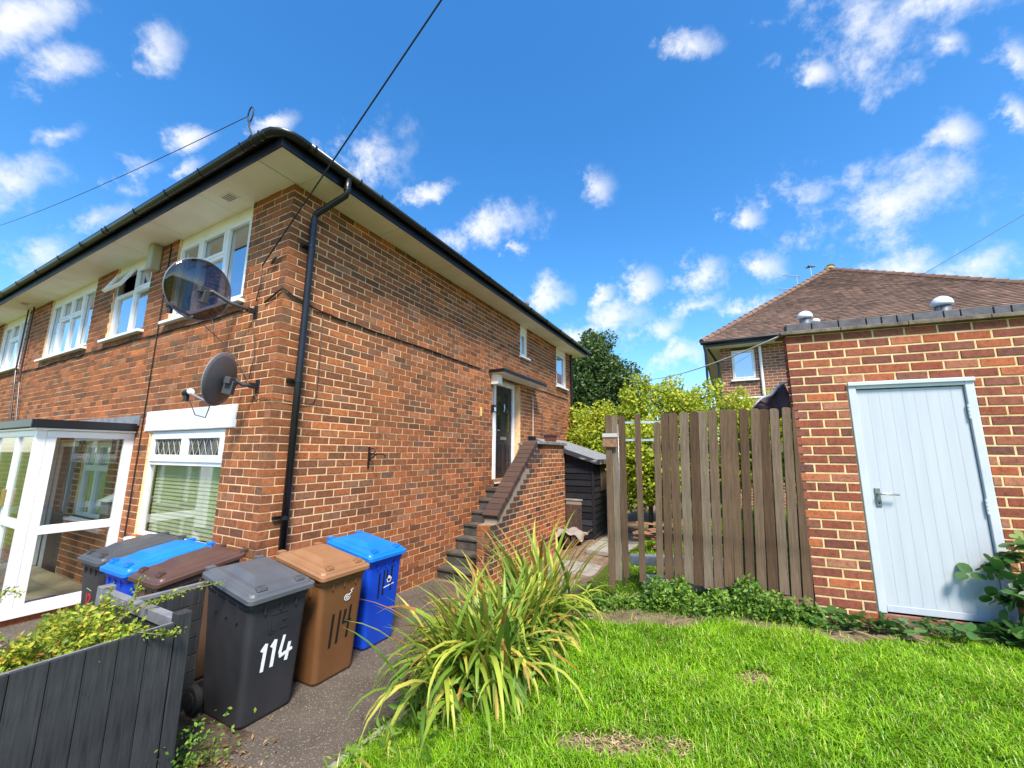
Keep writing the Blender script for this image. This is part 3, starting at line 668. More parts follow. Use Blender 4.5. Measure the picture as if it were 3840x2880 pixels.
# overhead wire down to the front wall
A = hp(-.05, .37, 4.0); Bp = hp(-.36, -2.34, 5.6); Bf = A+(Bp-A)*9
m = MB(); m.tube([A+(Bf-A)*(i/40) for i in range(41)], .008, 6); tag(m.build('overhead_wire', M_CABLE, smooth=True), 'dark overhead wire rising steeply from the house corner into the sky', 'wire')
m = MB(); m.tube([A, hp(-.03, .40, 3.8), hp(-.02, .46, 3.6)], .007, 6); m.tube([hp(-.06, .11, 4.05), hp(-.03, .22, 4.0)], .017, 6); tag(m.build('wire_anchor', M_GCABLE, smooth=True), 'brown wire clamp and tail fixed beside the house corner', 'clamp')
ringp = hp(-.50, .09, 5.47)
m = MB(); m.tube([hp(-.52, .02, 5.14), hp(-.49, .04, 5.22), hp(-.515, .06, 5.30), hp(-.5, .09, 5.40)], .009, 6)
m.tube([ringp+GW*(.05*math.cos(t))+Vector((0, 0, .09*math.sin(t))) for t in np.linspace(0, 2*math.pi, 17)], .007, 6)
tag(m.build('wire_ring', M_CABLE, smooth=True), 'black wire ring on a twisted stalk above the gutter corner', 'hook')
m = MB(); m.tube(sag(ringp+GW*.05, hp(-.45, 12.5, 7.55), .12), .0045, 5); tag(m.build('telephone_wire', M_CABLE, smooth=True), 'thin wire running from the ring above the gutter away over the roof', 'wire')
# wall hook
hk = thing('wall_bracket', 'black wrought iron hanging basket bracket on the side wall', 'bracket', hp(1.34, 0, 1.72), ANG)
hk.scale = (1.0, 1.25, 1.0)
m = MB(); m.box(-.012, .012, -.012, 0, 0, .27); m.build('back_plate', M_BLACKM, hk)
m = MB(); m.tube([(0, -.01, .17), (0, -.10, .175), (0, -.20, .175), (0, -.235, .16), (0, -.235, .13)], .008, 6); m.build('arm', M_BLACKM, hk)
m = MB(); m.tube([(0, -.01, .10), (0, -.06, .13), (0, -.11, .17)], .007, 6); m.tube([(0, -.055+.04*math.cos(t), .215+.035*math.sin(t)) for t in np.linspace(0, 2*math.pi, 13)], .007, 6); m.build('scroll', M_BLACKM, hk)
m = MB(gr0['world']); m.box(4.43, 4.52, 0, .06, 2.73, 2.88); l = tag(m.build('door_bell_lamp', M_BLACKM), 'small black bulkhead lamp beside the upstairs door', 'lamp')
m = MB(gr0['world']); m.box(4.455, 4.515, .06, .068, 2.75, 2.83); m.build('lens', plain('lamp_lens', (.5, .55, .6), None, 3, .2), l)
m = MB(gr0['world']); m.box(4.03, 4.075, 0, .01, 2.62, 2.79); tag(m.build('name_plate', plain('yellow_plate', (.75, .62, .22), None, 3, .5)), 'narrow pale yellow plate on the wall left of the upstairs door', 'plate')
m = MB(gr0['world']); m.tube([(6.36, .03, 3.27), (6.36, .03, 2.2)], .014, 8); tag(m.build('conduit', plain('pale_conduit', (.62, .47, .38), None, 3, .5)), 'pale upright pipe on the wall right of the upstairs door', 'pipe')
m = MB(gr0['world']); m.tube([(6.93, .03, 2.95), (6.93, .03, 2.2)], .012, 8); tag(m.build('conduit', plain('brown_conduit', (.16, .07, .05), None, 3, .6)), 'short brown pipe on the wall above the stair landing', 'pipe')

# ================================================================== satellite dishes
def dish(name, label, ctr, nrm, rx, ry, mat, bracket, lnb, double=False, up_tilt=0):
    t = thing(name, label, 'satellite dish', bracket); inv = Vector(bracket)
    n = Vector(nrm).normalized(); r = n.cross(Vector((0, 0, 1))).normalized(); u_ = r.cross(n).normalized(); c = Vector(ctr)-inv
    m = MB(); rings = 7; seg = 40; vs = []
    for thick in (0, 1):
        for i in range(rings+1):
            f = i/rings
            for j in range(seg):
                a = 2*math.pi*j/seg; p = c+r*(rx*f*math.cos(a))+u_*(ry*f*math.sin(a))+n*(.16*rx*2*(f*f-.5)*.5)-n*(.005*thick)
                vs.append(p)
    fs = []; N = (rings+1)*seg
    for i in range(rings):
        for j in range(seg):
            a_, b_ = i*seg+j, i*seg+(j+1) % seg; fs.append((a_, b_, b_+seg, a_+seg)); fs.append((N+a_, N+a_+seg, N+b_+seg, N+b_))
    for j in range(seg): fs.append((rings*seg+j, rings*seg+(j+1) % seg, N+rings*seg+(j+1) % seg, N+rings*seg+j))
    m.add(vs, fs, .5); m.build('reflector', mat, t, smooth=True)
    m = MB(); m.tube([c+r*(rx*math.cos(a))+u_*(ry*math.sin(a))+n*(.08*rx) for a in np.linspace(0, 2*math.pi, 41)], .006, 6, cap=False); m.build('rim', plain('dish_rim', (.22, .23, .25), None, 3, .4), t)
    back = c-n*(.075+.02)
    m = MB(); m.box(-.05, .05, -.02, .02, -.03, .03); 
    bk = MB(lambda x, y, z: tuple(back+r*x+n*y+u_*z)); bk.box(-.07, .07, -.03, .03, -.035, .035); bk.box(-.03, .03, -.045, .05, -.14, .0); bk.build('mount', M_DISHB, t, bevel=.006)
    m = MB(); mid = back*.45+Vector((0, 0, .0)); m.tube([(0, 0, 0), tuple(mid-Vector((0, 0, .015))), tuple(back*.85+Vector((0, 0, .02))), tuple(back)], .018, 10); m.build('pole', M_DISHB, t, smooth=True)
    m = MB(lambda x, y, z: tuple(GW*x-GU*y+Vector((0, 0, z)))); m.box(-.03, .03, -.06, -.045, -.075, .075); m.box(-.018, .018, -.045, .03, -.028, .028); m.build('wall_bracket', M_BLACKM, t, bevel=.004)
    bot = c-u_*ry*.92+n*.06; le = Vector(lnb)-inv
    m = MB(); m.tube([tuple(bot-n*.05), tuple(bot), tuple(le-(le-bot)*.15), tuple(le)], .013, 8); m.build('arm', M_DISHG, t, smooth=True)
    m = MB(); d = (c-le).normalized(); m.tube([tuple(le-d*.05), tuple(le+d*.03)], .036, 10); m.tube([tuple(le+d*.03), tuple(le+d*.045)], .036, 10, m=1); m.tube([tuple(le-d*.02), tuple(le-d*.02-Vector((0, 0, .09)))], .026, 8); m.build('receiver', [M_BLACKM, M_WHITE], t)
    return t
M_DISHB = plain('dish_mount_grey', (.06, .062, .07), None, 3, .45); M_DISHG = plain('dish_arm_grey', (.2, .2, .22), None, 3, .45)
M_DISHS = plain('grey_dish_metal', (.085, .08, .085), (.11, .10, .105), 60, .5)
nd1 = GW*.97+GU*-.10+Vector((0, 0, .22)); nd2 = GW*.86-GU*.5+Vector((0, 0, .16))
dish('satellite_dish', 'large smoked see-through satellite dish in front of the upstairs window', hp(-.45, .735, 3.63), nd1, .325, .325, M_SMOKE, hp(-.06, .47, 3.48), hp(-.48, 1.27, 3.545))
dish('satellite_dish', 'small solid dark grey satellite dish above the white lintel', hp(-.30, .385, 2.645), nd2, .24, .275, M_DISHS, hp(-.06, .27, 2.61), hp(-.38, .85, 2.53))
m = MB(fr0['world']); m.tube([(.84, .36, 2.45), (.83, .3, 2.3), (.72, .25, 2.27), (.63, .27, 2.36), (.55, .3, 2.42)], .005, 6); tag(m.build('cable', M_CABLE, smooth=True), 'black cable looping under the small dish receiver', 'cable')

# ================================================================== porch
PY = 3.04; PDp = .90
porch = thing('porch', 'white framed glazed porch with flat black roof against the front wall', 'porch', C0, ANG)
def side(x0, x1, z0, z1, y0=0, y1=.06):   # side panel plane w=PY, x=u
    return (x0, x1, PY+y0, PY+y1, z0, z1)
def pframe(name, boxes, mat=M_WHITE, bev=.004):
    m = MB()
    for b in boxes: m.box(*b)
    return m.build(name, mat, porch, bevel=bev)
pframe('corner_post', [(-PDp, -PDp+.085, PY, PY+.085, .10, 2.17)])
pframe('side_frame', [side(-PDp+.087, -.0, 2.075, 2.155), side(-PDp+.087, -.0, .12, .20), side(-.10, -.0, .20, 2.075), side(-PDp+.087, -.73, .20, 2.075), side(-.73, -.10, .945, 1.045)])
pframe('side_sill', [(-PDp-.03, 0, PY-.04, PY+.05, .075, .118)])
for z0, z1 in ((1.03, 2.09), (.19, .96)): pframe('pane', [(-.74, -.09, PY+.022, PY+.030, z0, z1)], M_CLEAR, 0)
WX = 5.9
fb_ = [(-PDp, -PDp+.06, PY+.087, WX, 2.085, 2.165), (-PDp, -PDp+.06, PY+.087, WX, .10, .18)]
for w in (3.74, 4.64, 5.28): fb_.append((-PDp, -PDp+.06, w-.04, w+.04, .18, 2.085))
fb_ += [(-PDp, -PDp+.06, PY+.087, 3.70, 1.03, 1.12), (-PDp, -PDp+.06, 3.78, 4.60, .95, 1.05), (-PDp, -PDp+.06, 4.68, 5.24, 1.03, 1.12)]
pframe('front_frame', fb_)
for a, b in ((PY+.08, 3.71), (3.77, 4.61), (4.67, 5.25), (5.31, WX)):
    for z0, z1 in ((1.1, 2.1), (.17, 1.04)): pframe('pane', [(-PDp+.022, -PDp+.03, a, b, z0, z1)], M_CLEAR, 0)
pframe('letter_plate', [(-PDp-.012, -PDp, 3.86, 4.1, .97, 1.03)], M_STEEL); pframe('door_handle', [(-PDp-.03, -PDp, 3.70, 3.76, 1.25, 1.45)], plain('brass', (.6, .42, .15), None, 3, .3, metal=.8))
pframe('far_side_frame', [(-PDp+.06, 0, WX-.06, WX, .1, .2), (-PDp+.06, 0, WX-.06, WX, 2.07, 2.165), (-.08, 0, WX-.06, WX, .2, 2.07), (-PDp+.06, 0, WX-.06, WX, .95, 1.05)])
pframe('pane', [(-PDp+.06, -.08, WX-.03, WX-.024, .2, 2.07)], M_CLEAR, 0)
pframe('front_sill', [(-PDp-.03, -PDp+.05, PY+.055, WX, .06, .098)])
pframe('roof_deck', [(-PDp-.05, -.008, PY-.06, WX+.05, 2.185, 2.26)], M_SLATE)
pframe('roof_soffit', [(-PDp-.04, -.008, PY-.05, WX+.04, 2.160, 2.184)], M_WHITE)
pframe('roof_edge', [(-PDp-.075, -PDp-.052, PY-.085, WX+.05, 2.19, 2.285), (-PDp-.05, 0, PY-.085, PY-.062, 2.19, 2.285)], M_BLACKP, .006)
for k in range(4): pframe('flashing', [(-.022, -.003, PY-.10+k*.75, PY-.11+(k+1)*.75, 2.262+.02*(k == 2), 2.40)], M_LEAD, .003)
pframe('base_wall', [(-PDp+.0, -.008, PY-.0, PY+.08, -.1, .073), (-PDp, -PDp+.08, PY+.08, WX, -.1, .058)], M_BR_A)
fl = MB(); M_TILEF = plain('beige_floor_tile', (.42, .32, .19), (.52, .41, .26), 5, .4)
for i in range(3):
    for j in range(9):
        m = MB(); m.box(-PDp+.085+i*.27, -PDp+.085+i*.27+.262, PY+.09+j*.3, PY+.09+j*.3+.292, .08, .10); m.build('floor_tile', M_TILEF, porch, bevel=.003)
m = MB(lambda x, y, z: tuple(hp(x, y, z))); m.box(-.75, -.35, 3.18, 3.55, .101, .112); tag(m.build('door_mat', plain('blue_red_mat', (.06, .06, .25), (.25, .05, .06), 5, .95)), 'blue and red mat on the porch floor', 'mat')
pb = thing('post_box', 'grey metal post box on the porch wall behind glass', 'post box', hp(-.003, 3.27, 1.08), ANG)
m = MB(); m.box(-.12, -.003, -.12, .12, 0, .18); m.build('box', plain('post_box_grey', (.16, .15, .14), None, 3, .5), pb, bevel=.006)
m = MB(); m.add([(-.15, -.14, .18), (-.15, .14, .18), (0, .14, .26), (0, -.14, .26), (-.15, -.14, .17), (-.15, .14, .17), (0, .14, .18), (0, -.14, .18)], [(0, 1, 2, 3), (4, 7, 6, 5), (0, 4, 5, 1), (1, 5, 6, 2), (3, 2, 6, 7), (0, 3, 7, 4)]); m.build('sloping_lid', plain('post_box_lid', (.55, .58, .55), None, 3, .4), pb)
# ================================================================== outside stairs
st = thing('outside_stairs', 'dark concrete stairs behind a sloping brick parapet up to the black door', 'stairs', C0, ANG)
PO, PI_ = -1.0, -.775; SL = [(2.98, .93), (4.45, 2.085)]
def ptop(u):
    if u < 2.98: return .87
    if u > 4.45: return 2.085
    return .93+(u-2.98)/(4.45-2.98)*(2.085-.93)
m = MB(); poly = [(2.786, -.3), (5.894, -.3), (5.894, 2.085), (4.45, 2.085), (2.985, .93), (2.98, .865), (2.786, .865)]
m.prism(poly, PO+.0035, PI_-.004)
def mortar_soot():
    mm, t, b, o = newmat('parapet_mortar'); c = t.nodes.new('ShaderNodeTexCoord'); s = t.nodes.new('ShaderNodeSeparateXYZ'); t.links.new(c.outputs['Object'], s.inputs[0])
    line = math_node(t, 'MULTIPLY_ADD', s.outputs[0], .786, -1.41)
    d = math_node(t, 'SUBTRACT', line, s.outputs[2]); n = tnoise(t, 7, 4)
    f = math_node(t, 'ADD', d, math_node(t, 'MULTIPLY', n, .3))
    col = mixc(t, ramp(t, f, [(.36, (1, 1, 1)), (.72, (0, 0, 0))]), (.80, .55, .32), (.26, .21, .16)); t.links.new(col, b.inputs['Base Color']); b.inputs['Roughness'].default_value = .95; return mm
par = m.build('parapet', mortar_soot(), st)
fp = frame_gable(st, PO)
pbk = [b for b in rows(2.78, 5.9, .87+CB*0+2.085-.87-((2.085-.87) % CB)+0, -.25, [], 0) if b[3] <= min(ptop(b[0]), ptop(b[1]))+.004]
def pmat(b):
    u = b[0]; d = ptop((b[0]+b[1])/2)-(b[2]+b[3])/2
    return M_SO_O if (u < 4.5 and d < .27+.34*(4.5-u)/1.7+random.gauss(0, .06)) or random.random() < .04 else M_BR_O
lay_bricks(pbk, par, fp, M_BR_O, M_BR_A, 300, mat_of=pmat, depth=.09)
# pier end facing the path and inner faces
fe = dict(root=st, local=lambda x, y, z: (2.78-y, x, z), dirs=lambda x, y, z: (y, x, z), flip=True, world=lambda x, y, z: hp(2.78-y, x, z), normal=-GU)
pe = []
for k in range(12):
    z1 = .87-k*CB
    if k % 2 == 0: pe.append((PO+.004, PI_, z1-CB+.005, z1-.005, k))
    else: pe += [(PO+.004, PO+.11, z1-CB+.005, z1-.005, k), (PO+.121, PI_, z1-CB+.005, z1-.005, k)]
lay_bricks(pe, par, fe, M_BR_O, M_BR_A, 20, depth=.08)
# brick-on-edge coping up the slope
d = (Vector((SL[1][0], 0, SL[1][1]))-Vector((SL[0][0], 0, SL[0][1]))); Ls = d.length; d.normalize(); an = math.atan2(d.z, d.x)
M_SO2 = brickmat('black_coping_brick', HB, True, .86); nn = int(Ls/.125); cm = MB(); cm.box(.004, .121, PO-.02, PI_+.02, .0, .075); cme = cm.mesh('coping_brick', M_SO2)
for i in range(nn+1):
    o = bpy.data.objects.new('coping_brick', cme); link(o, st); o.location = (SL[0][0]+d.x*i*.125, random.gauss(0, .003), SL[0][1]+d.z*i*.125); o.rotation_euler = (0, -an+random.gauss(0, .01), 0)
for a, b in ((4.42, 5.15), (5.155, 5.95)): m = MB(); m.box(a, b, PO-.05, PI_+.05, 2.088, 2.15); m.build('coping_slab', M_STONE, st, bevel=.008)
# landing, its far end wall, steps
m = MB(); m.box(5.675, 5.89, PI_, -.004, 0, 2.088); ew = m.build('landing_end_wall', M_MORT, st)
fl_ = dict(root=st, local=lambda x, y, z: (5.668-y, x, z), dirs=lambda x, y, z: (y, x, z), flip=True, world=lambda x, y, z: hp(5.668-y, x, z), normal=-GU)
lay_bricks(rows(PI_, -.01, 2.085, 1.2, [], 0), ew, fl_, M_BR_O, M_BR_A, 30, depth=.08)
m = MB(); m.box(5.62, 5.94, PI_+.052, -.004, 2.09, 2.15); m.build('coping_slab', M_STONE, st, bevel=.008)
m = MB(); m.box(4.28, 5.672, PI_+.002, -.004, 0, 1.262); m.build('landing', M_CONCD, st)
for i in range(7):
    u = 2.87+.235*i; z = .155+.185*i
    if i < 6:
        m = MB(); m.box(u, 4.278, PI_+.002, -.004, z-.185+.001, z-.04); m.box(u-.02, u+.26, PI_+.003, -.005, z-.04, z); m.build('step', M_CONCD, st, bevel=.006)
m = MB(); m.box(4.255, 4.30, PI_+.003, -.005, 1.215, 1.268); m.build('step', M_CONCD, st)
# things on the landing parapet
m = MB(lambda x, y, z: tuple(hp(5.38+x, -.89+y, 2.152+z)))
m.loft([rrect(.16, .06, .01, 0), rrect(.19, .08, .01, .13), rrect(.205, .092, .01, .132), rrect(.205, .092, .01, .165), rrect(.18, .07, .01, .165), rrect(.17, .06, .01, .1)])
tag(m.build('planter_trough', plain('terracotta_trough', (.13, .045, .035), (.17, .06, .045), 6, .7)), 'dark terracotta trough on the stair landing parapet', 'flower pot')
m = MB(lambda x, y, z: tuple(hp(5.72+x, -.30+y, 2.152+z))); m.loft([rrect(.06, .06, .015, 0), rrect(.075, .075, .015, .14), rrect(.065, .065, .012, .14), rrect(.06, .06, .01, .09)]); tag(m.build('flower_pot', M_BLACKM), 'small black pot on the landing wall beside the white door frame', 'flower pot')
# low wall stub and draped sheet beyond the stairs
sw = thing('low_wall', 'low weathered brick stub wall beside the shed', 'wall', hp(6.02, -1.18, .1), ANG)
m = MB(); m.box(-.105, .105, -.17, .17, -.15, .83); m.build('wall_core', mortar_soot(), sw)
k = 0
for r_ in range(10):
    z = -.1+r_*CB
    for a, b in (((-.17, .06), (.07, .17)) if r_ % 2 else ((-.17, -.06), (-.05, .17))):
        m = MB(); m.box(-.112, -.07, a, b, z, z+CB-.011); m.build('brick', M_SO_O, sw); m = MB(); m.box(-.065, .112, -.178, -.171, z, z+CB-.011) if a == -.17 else m.box(-.001, .001, -.175, -.171, z, z+.01); m.build('brick', M_SO_O, sw)
m = MB(); m.box(-.12, .12, -.19, .19, .83, .87); m.build('coping_slab', M_CONC, sw, bevel=.01)
M_SHEET = plain('grey_sheet', (.22, .19, .165), (.33, .29, .25), 4, .85, .3, 20)
gx, gy = np.meshgrid(np.linspace(-.22, .22, 15), np.linspace(-.3, .3, 19), indexing='ij')
gzz = .34+.035*np.sin(gx*22+gy*13)+.03*np.cos(gy*26+gx*9)-.55*np.maximum(0, np.abs(gy)-.17)**1.1-.35*np.maximum(0, np.abs(gx)-.1)
vv_ = np.stack([gx, gy, gzz], -1).reshape(-1, 3); ii, jj = np.meshgrid(np.arange(14), np.arange(18), indexing='ij'); a0 = (ii*19+jj).ravel()
ts = bpy.data.objects.new('dust_sheet', npmesh('dust_sheet', vv_, np.stack([a0, a0+19, a0+20, a0+1], -1), M_SHEET, smooth=True)); link(ts); ts.location = hp(5.55, -1.24, .05); ts.rotation_euler = (0, 0, ANG); tag(ts, 'crumpled grey sheet draped beside the stair parapet', 'sheet')
sm_ = ts.modifiers.new('solid', 'SOLIDIFY'); sm_.thickness = .006
bp = thing('brick_pile', 'low stack of loose bricks under the crumpled sheet', 'bricks', hp(5.55, -1.24, .1), ANG)
for i in range(4):
    for j in range(2):
        for k in range(2):
            m = MB(); m.box(-.1, .1, -.05, .05, 0, .065); o = m.build('brick', M_SO_O, bp); o.location = (-.1+.21*k+random.gauss(0, .01), -.11+.12*j+random.gauss(0, .01), i*.066); o.rotation_euler = (0, 0, random.gauss(0, .08))

# ================================================================== garage
GA = -0.359479; garage = thing('garage', 'flat roofed red brick garage with a pale metal side door', 'garage', (2.845, 4.039, 0), GA)
gcos, gsin = math.cos(GA), math.sin(GA)
def gp_(x, y, z): return Vector((2.845+gcos*x-gsin*y, 4.039+gsin*x+gcos*y, z))
GTOP = 3.128; GLEN = 3.2; DO = (.468, 1.39, .53, 2.605)
m = MB(lambda x, y, z: (x, -y, z)); core(m, .006, GLEN, 0, GTOP, [DO], -.0045, .10); gwl = m.build('front_wall', M_MORTG, garage)
fga = dict(root=garage, local=lambda x, y, z: (x, -y, z), dirs=lambda x, y, z: (x, y, z), flip=False, world=lambda x, y, z: gp_(x, -y, z), normal=Vector((gsin, -gcos, 0)))
lay_bricks(rows(0, GLEN, GTOP, .2, [DO], 0, J=.0155), gwl, fga, M_GB_O, M_GB_A, 300)
SKX, SKY = math.cos(R(70)), math.sin(R(70))   # the side wall runs back at a skew
m = MB(lambda x, y, z: (SKX*x+.006, SKY*x+.006, z)); m.add([(0, 0, 0), (5, 0, 0), (5, 0, GTOP), (0, 0, GTOP)], [(0, 1, 2, 3)]); gsw = m.build('side_wall', M_MORTG, garage)
fgs = dict(root=garage, local=lambda x, y, z: (SKX*x-SKY*y, SKY*x+SKX*y, z), dirs=lambda x, y, z: (y, x, z), flip=True, world=lambda x, y, z: gp_(SKX*x-SKY*y, SKY*x+SKX*y, z), normal=Vector((-gcos, -gsin, 0)))
lay_bricks(rows(.014, 5, GTOP, .2, [], 1, J=.0155), gsw, fgs, M_GB_O, M_GB_A, 0, depth=.02)
m = MB(lambda x, y, z: (x+y*.296, y, z)); m.box(.02, GLEN, .12, 4.8, GTOP-.02, GTOP+.02); m.build('roof', M_SLATE, garage)
M_COPE = plain('stained_coping', (.085, .062, .042), (.21, .165, .115), 9, .9, .5, 40, detail=7)
x = -.05; i = 0
while x < GLEN:
    L_ = random.uniform(.5, .62); m = MB(); m.box(x, x+L_-.004, -.055, .20, GTOP+.003, GTOP+.042+random.uniform(-.003, .003)); m.build('coping_slab', M_COPE, garage, bevel=.006); x += L_
x = .02
M_BLUEB = plain('dark_engineering_brick', (.055, .055, .062), (.11, .11, .12), 12, .7, .3, 60)
while x < GLEN:
    L_ = random.choice((.225, .225, .12)); m = MB(); m.box(x, x+L_-.01, -.005, .10, GTOP+.045, GTOP+.125); m.build('parapet_brick', M_BLUEB, garage, bevel=.004); x += L_
for vx, vy, s in ((.32, .42, 1.0), (.48, .62, .55), (1.50, .42, 1.15)):
    m = MB(); m.lathe([(.055*s, 0), (.055*s, .30)], (vx, vy, GTOP+.02), 16); v = m.build('roof_vent', plain('vent_grey', (.10, .11, .13), None, 3, .5), garage, smooth=True)
    m = MB(); m.lathe([(.060*s, -.01), (.074*s, .0), (.074*s, .022), (.066*s, .045*s), (.045*s, .068*s), (.02*s, .08*s), (.004, .083*s)], (vx, vy, GTOP+.30), 20); m.build('vent_cap', plain('vent_cap_white', (.75, .76, .78), None, 3, .35), v, smooth=True)
# steel door
def doormat():
    mm, t, b, o = newmat('white_steel_door'); n = tnoise(t, 18, 5, .6, (1, 1, .06)); b.inputs['Roughness'].default_value = .35
    t.links.new(ramp(t, n, [(.3, (.44, .475, .515)), (.7, (.49, .52, .56))]), b.inputs['Base Color']); bump(t, b, n, .08, .004); return mm
M_SDOOR = doormat(); M_SFR = plain('door_frame_paint', (.48, .515, .55), (.54, .57, .60), 4, .4)
DL = lambda x, y, z: (x, -y, z)
m = MB(DL)
n = 9; X0, X1 = .535, 1.32
pts = []
for k in range(n):
    a = X0+(X1-X0)*k/n; b = X0+(X1-X0)*(k+1)/n
    m.box(a+.001, b-.001, -.06, -.012, .465, 2.515) if 0 else None
gd = None
m.box(X0, X1, -.06, -.016, .545, 2.535); gd = m.build('steel_door', M_SDOOR, garage)
for k in range(n):
    a = X0+(X1-X0)*k/n; b = X0+(X1-X0)*(k+1)/n
    q = MB(DL); q.box(a+.0006, b-.0006, -.016, -.0145, .605, 2.53); q.build('door_board', M_SDOOR, gd, bevel=.0006)
q = MB(DL); q.box(X0+.002, X1-.002, -.016, -.006, .545, .60); q.build('bottom_rail', M_SDOOR, gd, bevel=.002)
q = MB(DL); q.box(DO[0], X0-.006, -.08, .012, DO[2]+.005, 2.60); q.box(X1+.006, DO[1], -.08, .012, DO[2]+.005, 2.60); q.box(X0-.006, X1+.006, -.08, .012, 2.545, 2.60); q.build('frame', M_SFR, gd, bevel=.005)
q = MB(DL); q.box(DO[0]-.004, DO[1]+.004, .012, .03, 2.575, 2.612); q.build('drip_bar', M_SFR, gd, bevel=.004)
q = MB(DL); q.box(.566, .610, -.014, -.004, 1.445, 1.615); hd = q.build('handle_plate', plain('grey_handle_plate', (.18, .21, .20), None, 3, .4, metal=.4), gd, bevel=.006)
q = MB(DL); q.tube([(.588, -.006, 1.565), (.588, .035, 1.565), (.615, .042, 1.565), (.725, .042, 1.562)], .009, 8); q.build('lever', M_STEEL, hd, smooth=True)
q = MB(DL); q.tube([(.59, -.006, 1.48), (.59, .0, 1.48)], .008, 8); q.build('keyhole', M_BLACKM, hd)
for z in (2.29, 1.47, .72):
    q = MB(DL); [q.tube([(X1+.003, .006, z+j*.033-.05), (X1+.003, .006, z+j*.033-.022)], .009, 8) for j in range(4)]; q.build('hinge', M_SFR, gd)
q = MB(DL); q.box(DO[0]-.0, DO[1], -.1, .006, .30, DO[2]); q.build('threshold', plain('old_brick_step', (.20, .09, .06), (.30, .15, .10), 9, .95, .6, 40), garage, bevel=.01)
q = MB(); q.box(DO[0], DO[1], .3, .32, .3, 2.6); q.build('inner_dark', M_DARK, garage)

# ================================================================== fence
FA = Vector((1.11, 4.55, 0)); FB_ = Vector((2.80, 4.06, 0)); fd = (FB_-FA).normalized(); FANG = math.atan2(fd.y, fd.x)
fence = thing('slat_fence', 'weathered brown timber fence of upright slats with gaps beside the garage', 'fence', FA, FANG)
def woodmat(name, stops, obj=True):
    mm, t, b, o = newmat(name); rv = rndval(t, obj)
    c = ramp(t, rv, stops); g1 = tnoise(t, 9, 6, .65, (6, 6, .35)); g2 = tnoise(t, 3, 4, .6)
    c = mixc(t, 1.0, c, ramp(t, g1, [(.3, (.55, .53, .5)), (.5, (1, 1, 1)), (.7, (1.3, 1.27, 1.22))]), 'MULTIPLY')
    c = mixc(t, 1.0, c, ramp(t, g2, [(.3, (.8, .8, .78)), (.7, (1.15, 1.15, 1.12))]), 'MULTIPLY')
    t.links.new(c, b.inputs['Base Color']); b.inputs['Roughness'].default_value = .9; b.inputs['Specular IOR Level'].default_value = .2; bump(t, b, g1, .6, .006); return mm
M_FENCE = woodmat('weathered_fence_timber', [(0, (.075, .044, .026)), (.5, (.115, .073, .045)), (.8, (.15, .105, .072)), (1, (.17, .13, .095))])
LEAN = .047
def slat(x, z0, z1, wd=.071, y=0, th=.02, name='slat'):
    m = MB(); pr = [(0, z0), (wd, z0), (wd, z1-.02), (wd-.012, z1-.004), (wd/2, z1), (.012, z1-.004), (0, z1-.02)]
    m.prism([(px, pz-z0) for px, pz in pr], -th/2, th/2); o = m.build(name, M_FENCE, fence, bevel=.002)
    o.location = (x-LEAN*(2.36-z0)*(.3+.7*min(1, x/1.2)) if x > .0 else x, y, z0); o.rotation_euler = (random.gauss(0, .006), LEAN*(.3+.7*max(0, min(1, x/1.2)))+random.gauss(0, .005), random.gauss(0, .02)); return o
slat(-.068, .52, 2.345, .066, -.02, .06, 'post'); slat(.0, .60, 2.34, .066, -.02); slat(.10, .63, 2.338, .070)
slat(.283, .60, 2.352, .062); slat(.462, .66, 2.265, .066)
for i in range(14): slat(.547+i*.0962, .60+random.uniform(-.03, .03), 2.362+i*.0025+random.uniform(-.008, .008), random.uniform(.081, .089))
for z, a, b in ((1.02, .44, 1.80), (1.95, .44, 1.80)):
    m = MB(); m.box(a, b, .012, .05, z, z+.07); m.build('rail', M_FENCE, fence)
m = MB(); m.tube([(.085, .0, .55), (.085, -.0, 2.24)], .013, 10); m.build('metal_pole', M_STEEL, fence, smooth=True)
for z in (2.25, 2.055): m = MB(); m.box(.16, .66, .014, .036, z, z+.022); m.build('metal_bar', M_STEEL, fence)
m = MB(); m.box(-.085, .075, -.075, -.052, 1.985, 2.09); m.build('latch_block', plain('rusty_brown_latch', (.16, .075, .04), (.28, .15, .09), 25, .8), fence, bevel=.006)
m = MB(); m.box(-.088, .078, -.085, -.03, 2.092, 2.135); m.build('latch_plate', plain('pale_latch_plate', (.42, .40, .37), None, 5, .6), fence, bevel=.006)
m = MB(); m.box(1.30, 1.79, -.01, .1, .38, .585); o = tag(m.build('gravel_board', plain('stained_stone', (.17, .10, .06), (.32, .2, .11), 6, .95, .5, 40), fence), None)

# ================================================================== shed
shed = thing('shed', 'small black weatherboard shed with a sloping felt roof behind the stairs', 'shed', hp(5.95, -1.60, .17), ANG)
M_SHED = woodmat('black_shed_board', [(0, (.010, .010, .013)), (.6, (.018, .018, .022)), (1, (.035, .036, .042))])
SH = 1.62; rise = .40
k = 0; z = .02
while z < SH+rise:
    y1_ = 1.25 if z < SH-.12 else 1.25; ylo = 0 if z < SH-.13 else (z+.16-SH)/rise*1.25
    if ylo < 1.2:
        m = MB(); m.add([(-.024, ylo, z), (-.024, 1.25, z), (-.006, 1.25, z+.15), (-.006, ylo if z < SH-.13 else min(1.2, ylo+.1), z+.15), (0, ylo, z), (0, 1.25, z)], [(0, 1, 2, 3), (0, 4, 5, 1)]); m.build('weather_board', M_SHED, shed)
    if z < SH-.1:
        m = MB(); m.add([(0, -.024, z), (1.7, -.024, z), (1.7, -.006, z+.15), (0, -.006, z+.15), (0, 0, z), (1.7, 0, z)], [(0, 3, 2, 1), (0, 1, 5, 4)]); m.build('weather_board', M_SHED, shed)
    z += .132
